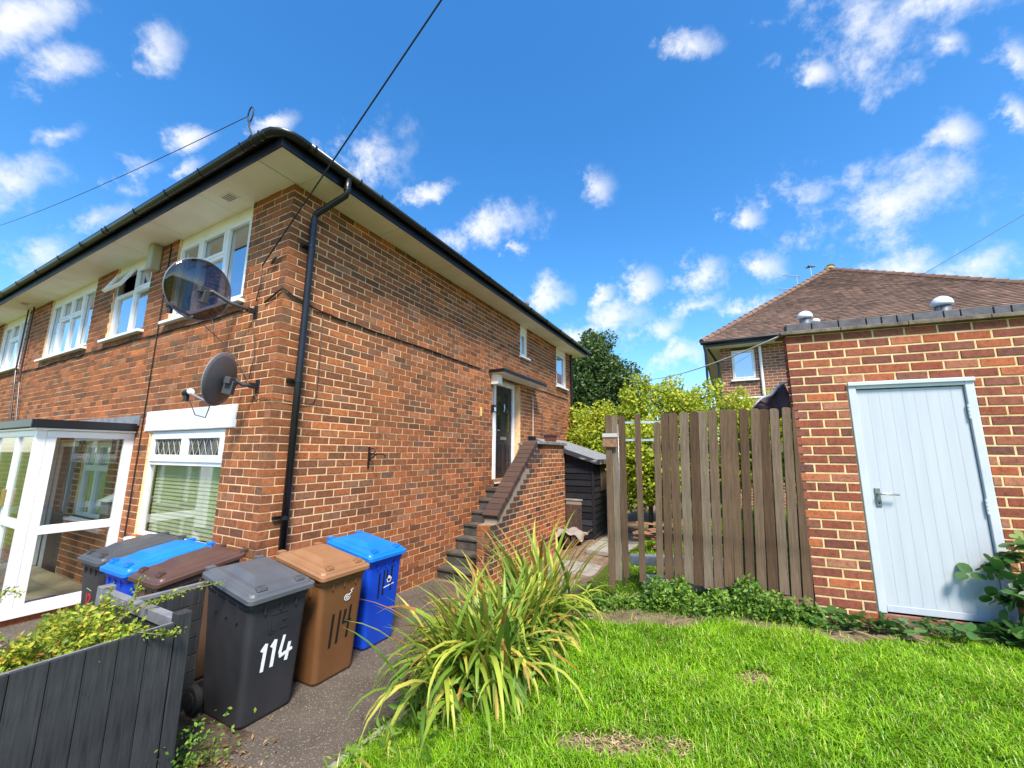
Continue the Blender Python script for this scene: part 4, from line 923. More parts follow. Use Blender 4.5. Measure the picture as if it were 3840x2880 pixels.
m = MB(); m.box(-.03, .02, -.03, .02, 0, SH+.01); m.build('corner_post', M_SHED, shed)
m = MB(); m.add([(0, 0, 0), (1.7, 0, 0), (1.7, 1.25, 0), (0, 1.25, 0), (0, 0, SH), (1.7, 0, SH), (1.7, 1.25, SH+rise), (0, 1.25, SH+rise)], [(0, 1, 5, 4), (0, 4, 7, 3), (1, 2, 6, 5), (2, 3, 7, 6)]); m.build('inner_frame', M_DARK, shed)
m = MB(lambda x, y, z: (x, y, SH+.02+y*rise/1.25+z)); m.box(-.12, 1.85, -.12, 1.3, 0, .03); m.build('roof', plain('grey_felt', (.16, .17, .18), (.25, .26, .27), 10, .8, .3, 90), shed)
m = MB(lambda x, y, z: (x, y, SH+.02+y*rise/1.25+z)); m.box(-.135, -.12, -.12, 1.3, -.07, .025); m.box(-.12, 1.85, -.135, -.12, -.07, .025); m.build('barge_board', plain('worn_barge_board', (.03, .03, .033), (.35, .35, .35), 12, .8, lo=.55, hi=.75, stretch=(1, .3, 1)), shed)
m = MB(); m.box(.5, .9, -.04, -.026, .95, 1.5); m.build('shutter', M_FENCE, shed)
# ================================================================== wheelie bins
def plastic(name, c1, c2): return plain(name, c1, c2, 3, .42, .12, 220, detail=6, bd=.002)
P_BLK = plastic('black_bin_plastic', (.022, .023, .027), (.035, .036, .041)); P_BLKL = plastic('black_bin_lid', (.075, .08, .09), (.105, .11, .12))
P_BRN = plastic('brown_bin_plastic', (.145, .062, .022), (.175, .078, .03)); P_BRNL = plastic('brown_bin_lid', (.26, .125, .055), (.31, .155, .075))
P_DBRL = plastic('dark_brown_bin_lid', (.075, .035, .025), (.10, .052, .038)); P_TAN = plastic('tan_bin_plastic', (.13, .08, .05), (.16, .10, .065))
P_BLU = plastic('blue_bin_plastic', (.004, .05, .46), (.006, .065, .54)); P_BLUL = plastic('blue_bin_lid', (.004, .15, .60), (.008, .19, .68))
P_TYRE = plain('tyre_rubber', (.012, .012, .012), None, 4, .8)
HBT, HTW, HTD, HBW, HBD = .86, .235, .30, .20, .245      # body height and half sizes
SLP = .10/.62
def front_y(z): return -(HBD+(HTD-HBD)*z/HBT)-.0
def make_bin(name, label, body, lid, loc, rz, group='wheelie bins outside the house'):
    t = thing(name, label, 'wheelie bin', loc, rz, group)
    def zz(y, z): return z+(y+HTD)*SLP*(z/HBT)
    loops = []
    for f in (0.0, .03, .5, .86, .9, .93, 1.0):
        z = HBT*f; k = f
        hx, hy = HBW+(HTW-HBW)*k, HBD+(HTD-HBD)*k
        if f == 0: hx -= .012; hy -= .012
        if f >= .93: hx += .010; hy += .008
        loops.append([(x, y, zz(y, z)) for x, y, _ in rrect(hx, hy, .045, 0)])
    m = MB(); m.loft(loops); b = m.build('body', body, t); b.data.polygons.foreach_set('use_smooth', [False]*len(b.data.polygons))
    bv = b.modifiers.new('bevel', 'BEVEL'); bv.width = .004; bv.segments = 2; bv.limit_method = 'ANGLE'
    # ribs under the rim
    for sx in (-1, 1):
        for y in (-.16, -.02, .12):
            q = MB(); q.box(min(sx*HTW*.93, sx*(HTW+.008)), max(sx*HTW*.93, sx*(HTW+.008)), y-.007, y+.007, zz(y, .66)+.02, zz(y, .80)); q.build('rib', body, t)
    for x in (-.12, .0, .12):
        q = MB(); q.box(x-.006, x+.006, -HTD-.006, -HTD+.03, .74, .80); q.build('rib', body, t)
    # lid: stepped rim, raised centre, grips
    def lz(y, z): return z+HBT+.004+(y+HTD)*SLP
    def lp(hx, hy, r, z, cy=.0, sx=0): return [(x, y, lz(y, z)) for x, y, _ in rrect(hx, hy, r, 0, 4, sx, cy)]
    q = MB(); q.loft([lp(.258, .332, .035, -.022), lp(.265, .340, .04, -.018), lp(.265, .340, .04, .012), lp(.255, .330, .04, .018), lp(.244, .318, .04, .019), lp(.236, .310, .04, .036), lp(.222, .296, .04, .040), lp(.212, .286, .045, .041), lp(.195, .266, .045, .052)])
    l = q.build('lid', lid, t, bevel=.002)
    q = MB(); q.loft([lp(.16, .215, .01, .05, .02), lp(.115, .15, .01, .085, .03), lp(.11, .145, .01, .087, .03)]); q.build('lid_hump', lid, l, bevel=.004)
    for sx in (-1, 1):
        q = MB(); q.loft([lp(.036, .024, .01, .046, -.275, sx*.15), lp(.036, .024, .01, .066, -.272, sx*.15), lp(.028, .018, .008, .067, -.272, sx*.15), lp(.026, .016, .006, .050, -.272, sx*.15)]); q.build('grip', lid, l)
    q = MB(); y = .345; q.tube([(-.21, y, lz(y, .0)), (.21, y, lz(y, .0))], .016, 10); q.tube([(-.16, y-.06, lz(y, -.01)), (-.16, y, lz(y, 0))], .014, 8); q.tube([(.16, y-.06, lz(y, -.01)), (.16, y, lz(y, 0))], .014, 8); q.build('handle', body, t, smooth=True)
    for sx in (-1, 1):
        q = MB(); q.box(sx*.19-.03, sx*.19+.03, .315, .375, lz(.34, .01), lz(.34, .042)); q.build('hinge', lid, l, bevel=.006)
        q = MB(lambda x, y, z: (x, y, z)); cx = sx*.225
        q.tube([(cx-sx*.0, .255, .10), (cx+sx*.045, .255, .10)], .10, 24); wl = q.build('wheel', P_TYRE, t, bevel=.01)
        q = MB(); q.tube([(cx+sx*.04, .255, .10), (cx+sx*.052, .255, .10)], .06, 20); q.build('hub', P_TYRE, wl)
    q = MB(); q.tube([(-.23, .255, .10), (.23, .255, .10)], .012, 8); q.build('axle', M_STEEL, t)
    return t
def stroke(t, name, lines, width, mat, cx, cz, parent=None, label=None):
    """painted strokes on the front face of a bin; lines in metres round (cx,cz)"""
    m = MB()
    for ln in lines:
        pts = [Vector((cx+a, 0, cz+b)) for a, b in ln]
        for i in range(len(pts)-1):
            a, b = pts[i], pts[i+1]; d = (b-a).normalized(); n = Vector((-d.z, 0, d.x)); a2, b2 = a-d*width*.3, b+d*width*.3
            w0, w1 = width*random.uniform(.42, .55), width*random.uniform(.42, .55)
            vs = []
            for p, s, w_ in ((a2, -1, w0), (b2, -1, w1), (b2, 1, w1), (a2, 1, w0)):
                q = p+n*(w_*s); z = q.z; y = -(HBD+(HTD-HBD)*z/HBT)
                vs.append((q.x, y-.0015-.0003*i, z))
            vs += [(x, y+.0012, z) for x, y, z in vs]
            m.add(vs, [(0, 1, 2, 3), (0, 4, 5, 1), (1, 5, 6, 2), (2, 6, 7, 3), (3, 7, 4, 0)])
    return m.build(name, mat, t)
PW_ = plain('white_number_paint', (.75, .78, .80), (.85, .86, .87), 30, .6); PB_ = plain('black_number_paint', (.006, .006, .008), None, 5, .6); PR_ = plain('red_number_paint', (.6, .03, .02), None, 5, .6)
b1 = make_bin('wheelie_bin', 'black wheelie bin with large white painted 114', P_BLK, P_BLKL, hp(-.405, -.775, .004), ANG)
stroke(b1, 'painted_number', [[(-.108, .055), (-.082, .085), (-.092, -.085)], [(-.035, .06), (-.012, .09), (-.022, -.078)], [(.055, .10), (.035, -.005), (.042, -.035), (.125, -.012)], [(.105, .035), (.09, -.075)]], .024, PW_, .01, .43)
q = MB()
for (x0, x1, z0, z1) in ((-.065, .075, .715, .722), (-.065, -.058, .59, .722), (-.065, -.02, .585, .592), (.02, .07, .60, .607), (.02, .07, .655, .662), (.02, .027, .60, .66), (.063, .07, .60, .66), (-.045, -.02, .60, .66)):
    ya = front_y((z0+z1)/2); q.box(x0, x1, ya-.004, ya+.004, z0, z1)
q.build('moulded_panel', P_BLK, b1)
b2 = make_bin('wheelie_bin', 'brown wheelie bin with lighter brown lid and black painted 114', P_BRN, P_BRNL, hp(.19, -.755, .004), ANG)
stroke(b2, 'painted_number', [[(-.075, .115), (-.085, -.14)], [(-.005, .125), (-.018, -.125)], [(.05, .12), (.035, .02), (.115, .02)], [(.105, .14), (.085, -.11)]], .024, PB_, .0, .41)
sw_ = [[(.03*math.cos(a), .024*math.sin(a)) for a in np.linspace(.4, 6.4, 14)], [(.012*math.cos(a), .01*math.sin(a)) for a in np.linspace(0, 6.3, 9)], [(.02, .02), (.05, .035), (.035, .05), (.06, .06)]]
stroke(b2, 'council_logo', sw_, .006, PW_, .05, .635)
b3 = make_bin('wheelie_bin', 'bright blue wheelie bin with black painted 114 against the side wall', P_BLU, P_BLUL, hp(.82, -.63, .004), ANG)
stroke(b3, 'painted_number', [[(-.105, .09), (-.105, -.14)], [(-.045, .11), (-.045, -.12)], [(.0, .10), (.0, .0), (.065, .0)], [(.06, .13), (.06, -.10)]], .024, PB_, .03, .60)
stroke(b3, 'council_logo', [[(-.03, .03), (0, .055), (.03, .03), (.02, .0), (-.02, -.0), (-.03, .03)], [(-.07, -.045), (.07, -.03)], [(-.01, .02), (.0, .045), (.015, .02)]], .009, PW_, .06, .585)
b4 = make_bin('wheelie_bin', 'brown wheelie bin with dark maroon lid beside the black number 114 bin', P_TAN, P_DBRL, hp(-.47, .16, .004), ANG-math.pi/2)
b5 = make_bin('wheelie_bin', 'blue wheelie bin squeezed between black and dark brown bins at the window', P_BLU, P_BLUL, hp(-.47, .745, .004), ANG-math.pi/2)
b6 = make_bin('wheelie_bin', 'black wheelie bin with red painted 12 beside the porch', P_BLK, plastic('grey_bin_lid', (.05, .052, .056), (.07, .072, .078)), hp(-.44, 1.39, .004), ANG-math.pi/2)
stroke(b6, 'painted_number', [[(-.05, .055), (-.05, -.06)], [(-.015, .03), (.005, .055), (.03, .05), (.04, .025), (.0, -.02), (-.012, -.055), (.045, -.055)]], .016, PR_, .0, .50)
stroke(b6, 'painted_line', [[(-.06, 0), (.05, -.01)]], .007, plain('pale_green_paint', (.3, .5, .25), None, 4, .6), .0, .60)
stroke(b6, 'painted_line', [[(-.06, 0), (.06, -.008)]], .007, plain('pale_grey_paint', (.5, .5, .48), None, 4, .6), .0, .30)

# ================================================================== planter box
M_PLK = woodmat('charcoal_painted_board', [(0, (.030, .032, .036)), (.5, (.038, .040, .044)), (1, (.046, .048, .052))])
for n_ in M_PLK.node_tree.nodes:
    if n_.type == 'BSDF_PRINCIPLED': n_.inputs['Roughness'].default_value = .55
M_GTOP = plain('worn_grey_paint', (.15, .15, .165), (.22, .22, .235), 10, .6, .1, 60)
plt = thing('planter_box', 'charcoal timber planter box of upright boards with leafy plants on top', 'planter', hp(-1.11, -1.12, 0), ANG)
H = .90
m = MB(); m.box(-.0, .075, -.035, .045, 0, .945); m.build('corner_post', M_PLK, plt, bevel=.004)
m = MB(); m.box(-.02, .06, 1.02, 1.10, 0, .945); m.build('corner_post', M_GTOP, plt, bevel=.004)
x = -.004
for i in range(12):
    wd = .128; m = MB(); m.box(-wd, -.003, -.012, .012, .02, H); o = m.build('board', M_PLK, plt, bevel=.0025); o.location = (x, -.018+random.gauss(0, .0012), random.uniform(-.003, .003)); x -= wd
m = MB(); m.box(-1.6, 0, .0, .03, H-.07, H-.005); m.build('top_rail', M_GTOP, plt, bevel=.003)
m = MB(); m.box(.0, .055, .047, 1.018, H-.055, H+.012); m.build('end_rail', M_GTOP, plt, bevel=.003)
for k in range(7):
    m = MB(); m.box(.012, .034, .047, 1.018, .03+k*.12, .03+k*.12+.114); m.build('end_board', M_PLK, plt, bevel=.0025)
for k in range(7):
    m = MB(); m.box(-.01, .5, .70, .722, .03+k*.12, .03+k*.12+.114); m.build('screen_board', M_PLK, plt, bevel=.0025)
m = MB(); m.box(-.01, .5, .695, .727, .872, .90); m.build('screen_rail', M_GTOP, plt, bevel=.003)
m = MB(); m.box(-1.6, -.0, 1.03, 1.055, .02, .62); m.build('back_board', M_PLK, plt)
m = MB(); m.box(-1.6, .0, .03, 1.03, .70, .72); m.build('compost', M_SOIL, plt)

# ================================================================== foliage helpers
def leaves(n, pos, size, nrm_bias=(0, 0, 1), bias=.6, asp=.55, fold=.25, rng=RNG):
    """n folded leaves (two triangles each side) at pos (n,3); returns V,F,rnd"""
    nb = np.array(nrm_bias, float); N = rng.normal(size=(n, 3)); N /= np.linalg.norm(N, axis=1)[:, None]
    N = N*(1-bias)+nb*bias; N /= np.linalg.norm(N, axis=1)[:, None]
    T = rng.normal(size=(n, 3)); T -= (T*N).sum(1)[:, None]*N; T /= np.linalg.norm(T, axis=1)[:, None]
    B = np.cross(N, T); s = (size*rng.uniform(.65, 1.35, n))[:, None]
    p0 = pos; p1 = pos+T*s*.5+B*s*asp*.5+N*s*fold*asp*.5; p2 = pos+T*s-N*s*.08; p3 = pos+T*s*.5-B*s*asp*.5+N*s*fold*asp*.5
    V = np.stack([p0, p1, p2, p3], 1).reshape(-1, 3); b = np.arange(n)*4
    F = np.concatenate([np.stack([b, b+1, b+2], 1), np.stack([b, b+2, b+3], 1)]); r = rng.uniform(0, 1, n)
    return V, F, np.concatenate([r, r])
def clumps(n, clumpc, crad, rng=RNG):
    k = rng.integers(0, len(clumpc), n); d = rng.normal(size=(n, 3)); d /= np.linalg.norm(d, axis=1)[:, None]
    return clumpc[k]+d*(crad[k]*rng.uniform(.45, 1.0, n)**.5)[:, None]
def shell(nc, ctr, rad, rng=RNG, low=-.4):
    d = rng.normal(size=(nc*3, 3)); d /= np.linalg.norm(d, axis=1)[:, None]; d = d[d[:, 2] > low][:nc]
    return np.array(ctr)+d*np.array(rad)*rng.uniform(.55, 1.0, (len(d), 1))
L_PLANT = leafmat('planter_leaf', [(0, (.14, .22, .025)), (.4, (.27, .38, .04)), (.7, (.46, .54, .06)), (.93, (.60, .52, .06)), (1, (.46, .18, .04))], .4)
L_HEDGE = leafmat('hedge_leaf', [(0, (.12, .20, .02)), (.4, (.30, .40, .03)), (.75, (.52, .57, .05)), (1, (.64, .58, .06))], .4)
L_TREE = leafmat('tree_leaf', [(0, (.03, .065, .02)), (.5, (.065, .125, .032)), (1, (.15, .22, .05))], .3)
L_WEED = leafmat('weed_leaf', [(0, (.06, .14, .02)), (.5, (.13, .27, .035)), (1, (.25, .38, .05))], .35)
L_IVY = leafmat('creeper_leaf', [(0, (.035, .10, .022)), (.5, (.06, .16, .035)), (.85, (.10, .22, .05)), (1, (.20, .28, .06))], .28, .4, True)
L_DEAD = leafmat('dry_leaf', [(0, (.22, .10, .03)), (.5, (.36, .19, .06)), (1, (.45, .30, .12))], .25)
M_BARK = plain('bark', (.055, .045, .035), (.11, .09, .07), 12, .95, .7, 30)
M_STEM = plain('stem_green_brown', (.16, .12, .05), (.24, .2, .07), 10, .8)
def foliage_obj(name, parent, mat, V, F, r): return tag(link(bpy.data.objects.new(name, npmesh(name, V, F, mat, r)), parent), kind='stuff') if False else link(bpy.data.objects.new(name, npmesh(name, V, F, mat, r)), parent)
# planter plants
pp = thing('trailing_shrub', 'yellow green leafy shrub spilling over the planter edge', 'shrub', hp(-1.11, -1.12, .72), ANG)
nc = 95; cc = np.stack([RNG.uniform(-1.5, -.10, nc), RNG.uniform(.02, .85, nc), RNG.uniform(.04, .24, nc)], 1); cc[:, 2] *= np.clip(1.15-.75*cc[:, 1], .3, 1); cc = cc[(cc[:, 0] < -.12) | (cc[:, 1] > .35)]
pos = clumps(14000, cc, RNG.uniform(.05, .13, len(cc))); ok = (pos[:, 1] > .0) & (pos[:, 2] > -.02) & ((pos[:, 0] < -.12) | (pos[:, 1] > .12)); pos = pos[ok]
sp = [[(-.12, .45, .1), (-.05, .45, .25), (-.02, .46, .38)], [(-.2, .5, .1), (.02, .45, .20), (.22, .38, .24), (.42, .30, .26)], [(-.25, .4, .1), (-.05, .35, .22), (.12, .28, .27)], [(-.25, .1, .1), (-.18, -.02, .19), (-.10, -.08, .16), (-.02, -.10, .15)], [(-.15, .6, .1), (-.1, .66, .2), (-.08, .70, .30)], [(-.6, .8, .1), (-.55, .9, .28), (-.5, .88, .36), (-.45, .85, .33)]]
ex_ = []
m = MB()
for s in sp:
    m.tube(s, .003, 5); s = np.array(s)
    for _ in range(110):
        t = RNG.uniform(.1, len(s)-1.001); i = int(t); ex_.append(s[i]+(s[i+1]-s[i])*(t-i)+RNG.normal(0, .012, 3))
m.build('stem', M_STEM, pp)
V, F, r = leaves(len(pos), pos, .033, (0, 0, 1), .5); foliage_obj('foliage', pp, L_PLANT, V, F, r)
V, F, r = leaves(len(ex_), np.array(ex_), .022, (0, 0, 1), .3); foliage_obj('sprig_leaves', pp, L_PLANT, V, F, np.clip(r*.75, 0, 1))

# ================================================================== strap-leaved clump
L_STRAP = leafmat('strap_leaf', [(0, (.13, .25, .035)), (.3, (.25, .37, .045)), (.6, (.42, .48, .07)), (.85, (.58, .54, .11)), (1, (.50, .30, .06))], .35, .4, True)
def strap_mesh(length, arch, width, tip, mat2):
    n = 9; m = MB(); vs = []; fs = []
    for i in range(n+1):
        f = i/n; a = f*arch; 
        x = length*(math.sin(a*.5)**2*1.1*f+.06*f) if 0 else None
        vs_i = f
    # integrate a bending curve
    x = z = 0.0; ang = R(8); pts = [(0, 0)]
    for i in range(n):
        f = (i+1)/n; ang = R(6)+arch*f**1.6; x += math.sin(ang)*length/n; z += math.cos(ang)*length/n; pts.append((x, z))
    for i, (x, z) in enumerate(pts):
        f = i/n; w_ = width*(.55+.9*f if f < .5 else 1.0)*(1-f**4)*.5+.0006; k = .25*w_
        vs += [(x, -w_, z+k), (x, 0, z-k), (x, w_, z+k)]
    ms = []
    for i in range(n):
        fs += [(i*3, i*3+1, i*3+4, i*3+3), (i*3+1, i*3+2, i*3+5, i*3+4)]; ms += [1 if i/n >= tip else 0]*2
    m.add(vs, fs, .5); m.m = ms; return m.mesh('leaf', [L_STRAP, mat2], True)
L_DRYS = leafmat('dry_leaf_tip', [(0, (.40, .22, .06)), (.5, (.34, .14, .035)), (1, (.50, .36, .10))], .3, .6, True)
SM = []
for i in range(26):
    Ln = random.uniform(.6, 1.05); arch = random.choice([R(45), R(90), R(115), R(135), R(150)])+random.gauss(0, .12); tip = random.choice([.75, .85, .9, 1.1, 1.1, 1.1, .65])
    SM.append((strap_mesh(Ln, arch, random.uniform(.026, .042), tip, L_DRYS), arch))
DM = [strap_mesh(random.uniform(.4, .75), R(random.uniform(60, 150)), random.uniform(.006, .012), 0.0, L_DRYS) for _ in range(8)]
UPM = [m_ for m_, a in SM if a < R(62)] or [SM[0][0]]
croc = thing('strap_leaf_clump', 'big arching clump of yellow green strap leaves with orange dry tips beside the path', 'plant', hp(.8, -2.12, 0), ANG)
def put(mesh, u, w, z, yaw, sc, tilt=0):
    o = bpy.data.objects.new('leaf', mesh); link(o, croc); o.location = (u-.8, w+2.12, z); o.rotation_euler = (random.gauss(0, .15), tilt+random.gauss(0, .08), yaw); o.scale = (sc, sc, sc)
YL = math.pi/2     # local +y is +w (towards the house / path side)
CLU = ((.38, -2.36, .30), (1.05, -2.28, .30), (1.75, -2.22, .20))    # main, middle, taller upright clump
for i in range(300):
    cu, cw, sp_ = (CLU[0] if i < 160 else CLU[1] if i < 235 else CLU[2])
    u, w = random.gauss(cu, sp_*.6), random.gauss(cw, .15)
    yaw = math.atan2(w-cw, u-cu)+random.gauss(0, .8) if random.random() < .6 else random.uniform(0, 2*math.pi)
    if i < 160 and random.random() < .5: yaw = random.gauss(R(185), .8)      # over the path and towards the front
    me = random.choice(UPM) if i >= 235 else random.choice(SM)[0]
    put(me, u, w, float(ground(u, w))-.02, yaw, random.uniform(.9, 1.2)*(1.15 if i >= 235 else 1.0), R(4) if i >= 235 else random.uniform(0, R(14)))
mass = MB()
for i in range(820):
    cu, cw, sp_ = random.choice(CLU[:2] if random.random() < .8 else CLU[1:]); u, w = random.gauss(cu, sp_*.7), random.gauss(cw, .17)
    yaw = random.uniform(0, 6.283) if random.random() < .6 else random.gauss(R(200), .9); me = random.choice(SM)[0]; k = random.uniform(.7, 1.15); tl = random.uniform(0, R(18))
    Mx = Matrix.Translation((u-.8, w+2.12, float(ground(u, w))-.02)) @ Matrix.Rotation(yaw, 4, 'Z') @ Matrix.Rotation(tl, 4, 'Y') @ Matrix.Scale(k, 4)
    mass.add([tuple(Mx @ v.co) for v in me.vertices], [tuple(p.vertices) for p in me.polygons], random.random())
mo_ = tag(mass.build('leaf_mass', leafmat('strap_leaf_mass', [(0, (.10, .20, .028)), (.4, (.22, .36, .04)), (.7, (.38, .46, .06)), (.92, (.55, .52, .10)), (1, (.48, .26, .05))], .35, .4), croc, True), kind='stuff')
for i in range(60):
    u, w = random.gauss(.8, .5), random.gauss(-2.3, .2); put(random.choice(DM), u, w, float(ground(u, w)), random.uniform(0, 6.28), random.uniform(.7, 1.1), random.uniform(0, R(25)))
# low leafy undergrowth in the clump
n = 2600; pu = RNG.normal(.8, .55, n); pw = RNG.normal(-2.35, .2, n); pos = np.stack([pu-.8, pw+2.12, ground(pu, pw)+RNG.uniform(.0, .30, n)], 1)
V, F, r = leaves(n, pos, .09, (0, 0, 1), .25, .25); tag(foliage_obj('undergrowth', croc, L_WEED, V, F, r), kind='stuff')

# ================================================================== lawn grass
def in_lawn(u, w):
    x = C0.x+GU.x*u+GW.x*w; y = C0.y+GU.y*u+GW.y*w
    e = -2.0-.10*np.sin(u*2.1)-.06*np.sin(u*7.3+1)
    return x, y, (w < e)
G_LAWN = leafmat('lawn_grass', [(0, (.07, .19, .005)), (.35, (.165, .39, .008)), (.7, (.28, .53, .014)), (.9, (.46, .64, .05)), (1, (.60, .56, .2))], .32, .35)
def grass(n, near, far, hmin, hmax, wid):
    u = RNG.uniform(-3.2, 3.2, n); w = RNG.uniform(-8.5, -1.9, n); x, y, ok = in_lawn(u, w)
    soil = soil_edge(x)
    ok &= (y > .8) & (y < 4.6) & (np.abs(x)/np.maximum(y, .1) < 1.45)
    d = np.hypot(x, y); ok &= (d > near) & (d < far)
    keep = RNG.uniform(0, 1, n); edge = np.clip((soil-y)/.16, 0, 1); ok &= keep < np.maximum(edge, .05*(y < fence_line(x)+.5))
    b = bare(x, y); ok &= RNG.uniform(0, 1, n) > np.clip(b*3.0, 0, .93)
    patch = np.sin(x*3.1+1.3*np.sin(y*2.3))*np.sin(y*3.7+.7)*.6+.4*np.sin(x*13+2*np.sin(y*9))*np.sin(y*15+x*4)
    ok &= RNG.uniform(-1.6, 1, n) < .75+patch*.6
    u, w, x, y, patch = u[ok], w[ok], x[ok], y[ok], patch[ok]; k = len(x)
    z = ground(u, w)+.012*np.sin(u*5.1+w*3.7)*np.sin(w*6.3-u*2.1)-.006
    a = RNG.uniform(0, 2*np.pi, k); h = RNG.uniform(hmin, hmax, k)*(1+.45*patch)*np.where(RNG.uniform(0, 1, k) < .05, 1.5, 1); ln = RNG.uniform(.3, 1.9, k)*h; wd = wid*RNG.uniform(.6, 1.3, k)
    dx, dy = np.cos(a), np.sin(a); px, py = -dy, dx
    base = np.stack([x, y, z], 1); D = np.stack([dx, dy, 0*dx], 1); Pn = np.stack([px, py, 0*px], 1); up = np.array([0, 0, 1.0])
    mid = base+D*(ln*.35)[:, None]+up*(h*.62)[:, None]; tip = base+D*ln[:, None]+up*(h*RNG.uniform(.75, 1.0, k))[:, None]
    hw = (wd/2)[:, None]; V = np.stack([base-Pn*hw, base+Pn*hw, mid+Pn*hw*.8, mid-Pn*hw*.8, tip], 1).reshape(-1, 3); i0 = np.arange(k)*5
    F = np.concatenate([np.stack([i0, i0+1, i0+2], 1), np.stack([i0, i0+2, i0+3], 1), np.stack([i0+3, i0+2, i0+4], 1)])
    r = np.clip(RNG.beta(1.5, 1.6, k)*.9+.16*patch+.04, 0, 1); dry = RNG.uniform(0, 1, k) < .035; r[dry] = 1.0
    return V, F, np.concatenate([r, r, r])
parts = [grass(560000, .5, 2.7, .022, .062, .0048), grass(420000, 2.7, 6.0, .024, .062, .0056)]
off_ = 0; Vs, Fs, Rs = [], [], []
for V, F, r in parts: Vs.append(V); Fs.append(F+off_); Rs.append(r); off_ += len(V)
lg = link(bpy.data.objects.new('lawn_grass', npmesh('lawn_grass', np.concatenate(Vs), np.concatenate(Fs), G_LAWN, np.concatenate(Rs)))); tag(lg, 'bright green lawn grass with a few bare dry patches', 'grass', kind='stuff')
n = 900; bp_ = []
for (vx, vy, rx, ry, k) in ((1635, 1478, .15, .09, 220), (1320, 1612, .26, .11, 420), (1470, 1625, .12, .06, 120), (1560, 1320, .5, .06, 140)):
    d = ray(vx, vy); t = (.40-CAMZ)/d.z; bp_.append(np.stack([d.x*t+RNG.normal(0, rx*.55, k), d.y*t+RNG.normal(0, ry*.55, k)], 1))
bp_ = np.concatenate(bp_); uu_, ww_ = (bp_[:, 0]-C0.x)*GU.x+(bp_[:, 1]-C0.y)*GU.y, (bp_[:, 0]-C0.x)*GW.x+(bp_[:, 1]-C0.y)*GW.y
V, F, r = leaves(len(bp_), np.concatenate([bp_, (ground(uu_, ww_)+RNG.uniform(.0, .02, len(bp_)))[:, None]], 1), .035, (0, 0, 1), .75, .2)
tag(link(bpy.data.objects.new('dry_straw', npmesh('dry_straw', V, F, leafmat('straw', [(0, (.30, .19, .10)), (.5, (.48, .34, .19)), (1, (.62, .50, .32))], .2), r))), 'dry straw and crumbs on the bare patches of the lawn', 'straw', kind='stuff')
# grass behind the fence
n = 60000; x = RNG.uniform(.6, 6, n); y = RNG.uniform(4.7, 10, n); uu_, ww_ = (x-C0.x)*GU.x+(y-C0.y)*GU.y, (x-C0.x)*GW.x+(y-C0.y)*GW.y; ok = ww_ < -2.6
x, y, uu_, ww_ = x[ok], y[ok], uu_[ok], ww_[ok]; V, F, r = leaves(len(x), np.stack([x, y, ground(uu_, ww_)], 1), .07, (0, -.2, .2), .2, .12)
tag(link(bpy.data.objects.new('back_garden_grass', npmesh('back_garden_grass', V, F, G_LAWN, r))), 'bright grass of the garden behind the slat fence', 'grass', kind='stuff')
# weeds along the fence foot and the path edge
def weedpos(n, xr, yo, hh):
    x = RNG.uniform(*xr, n); y = np.where(True, fence_line(x)-.02, 0)+RNG.normal(yo, .085, n); cl = .5+.5*np.sin(x*9)+.3*np.sin(x*23); z = RNG.uniform(0, 1, n)**1.4*hh*(.45+.55*cl)
    u, w = (x-C0.x)*GU.x+(y-C0.y)*GU.y, (x-C0.x)*GW.x+(y-C0.y)*GW.y; return np.stack([x, y, ground(u, w)+z], 1)
pos = np.concatenate([weedpos(5200, (1.35, 2.75), -.12, .30), weedpos(1500, (.75, 1.5), -.05, .14)])
V, F, r = leaves(len(pos), pos, .042, (0, -.3, 1), .45, .5); tag(link(bpy.data.objects.new('weeds', npmesh('weeds', V, F, L_WEED, r))), 'low green weeds growing along the foot of the slat fence', 'weeds', kind='stuff')
pu = RNG.uniform(-1.4, 2.4, 900); pw = -1.98+RNG.normal(0, .05, 900); pos = np.stack([C0.x+GU.x*pu+GW.x*pw, C0.y+GU.y*pu+GW.y*pw, ground(pu, pw)+RNG.uniform(.02, .09, 900)], 1)
V, F, r = leaves(900, pos, .05, (0, 0, .5), .2, .18); tag(link(bpy.data.objects.new('edge_grass', npmesh('edge_grass', V, F, G_LAWN, r))), 'ragged grass tufts along the kerb of the path', 'grass', kind='stuff')
# sprout and soil by the planter
vs = [hp(-1.02, -1.30, .007), hp(-.55, -1.12, .007), hp(-.62, -.35, .007), hp(-1.05, -.3, .007), hp(-1.5, -1.45, .007)]; struct(MB().add(vs, [(4, 0, 1, 2, 3)]).build('soil_patch', M_SOIL))
n = 420; pu = RNG.normal(-.95, .10, n); pw = RNG.normal(-1.14, .09, n); pos = np.stack([C0.x+GU.x*pu+GW.x*pw, C0.y+GU.y*pu+GW.y*pw, .01+RNG.uniform(0, 1, n)**2*.26], 1)
V, F, r = leaves(n, pos, .03, (0, 0, 1), .4); tag(link(bpy.data.objects.new('weed_sprouts', npmesh('weed_sprouts', V, F, L_WEED, r))), 'small weed sprouts in the soil between planter and black bin', 'weeds', kind='stuff')
n = 500; pu = RNG.normal(-1.05, .18, n); pw = RNG.normal(-1.28, .14, n); pos = np.stack([C0.x+GU.x*pu+GW.x*pw, C0.y+GU.y*pu+GW.y*pw, .012+RNG.uniform(0, .02, n)], 1)
V, F, r = leaves(n, pos, .035, (0, 0, 1), .6, .35); tag(link(bpy.data.objects.new('leaf_litter', npmesh('leaf_litter', V, F, L_DEAD, r))), 'dry leaf litter on the soil beside the planter', 'leaves', kind='stuff')

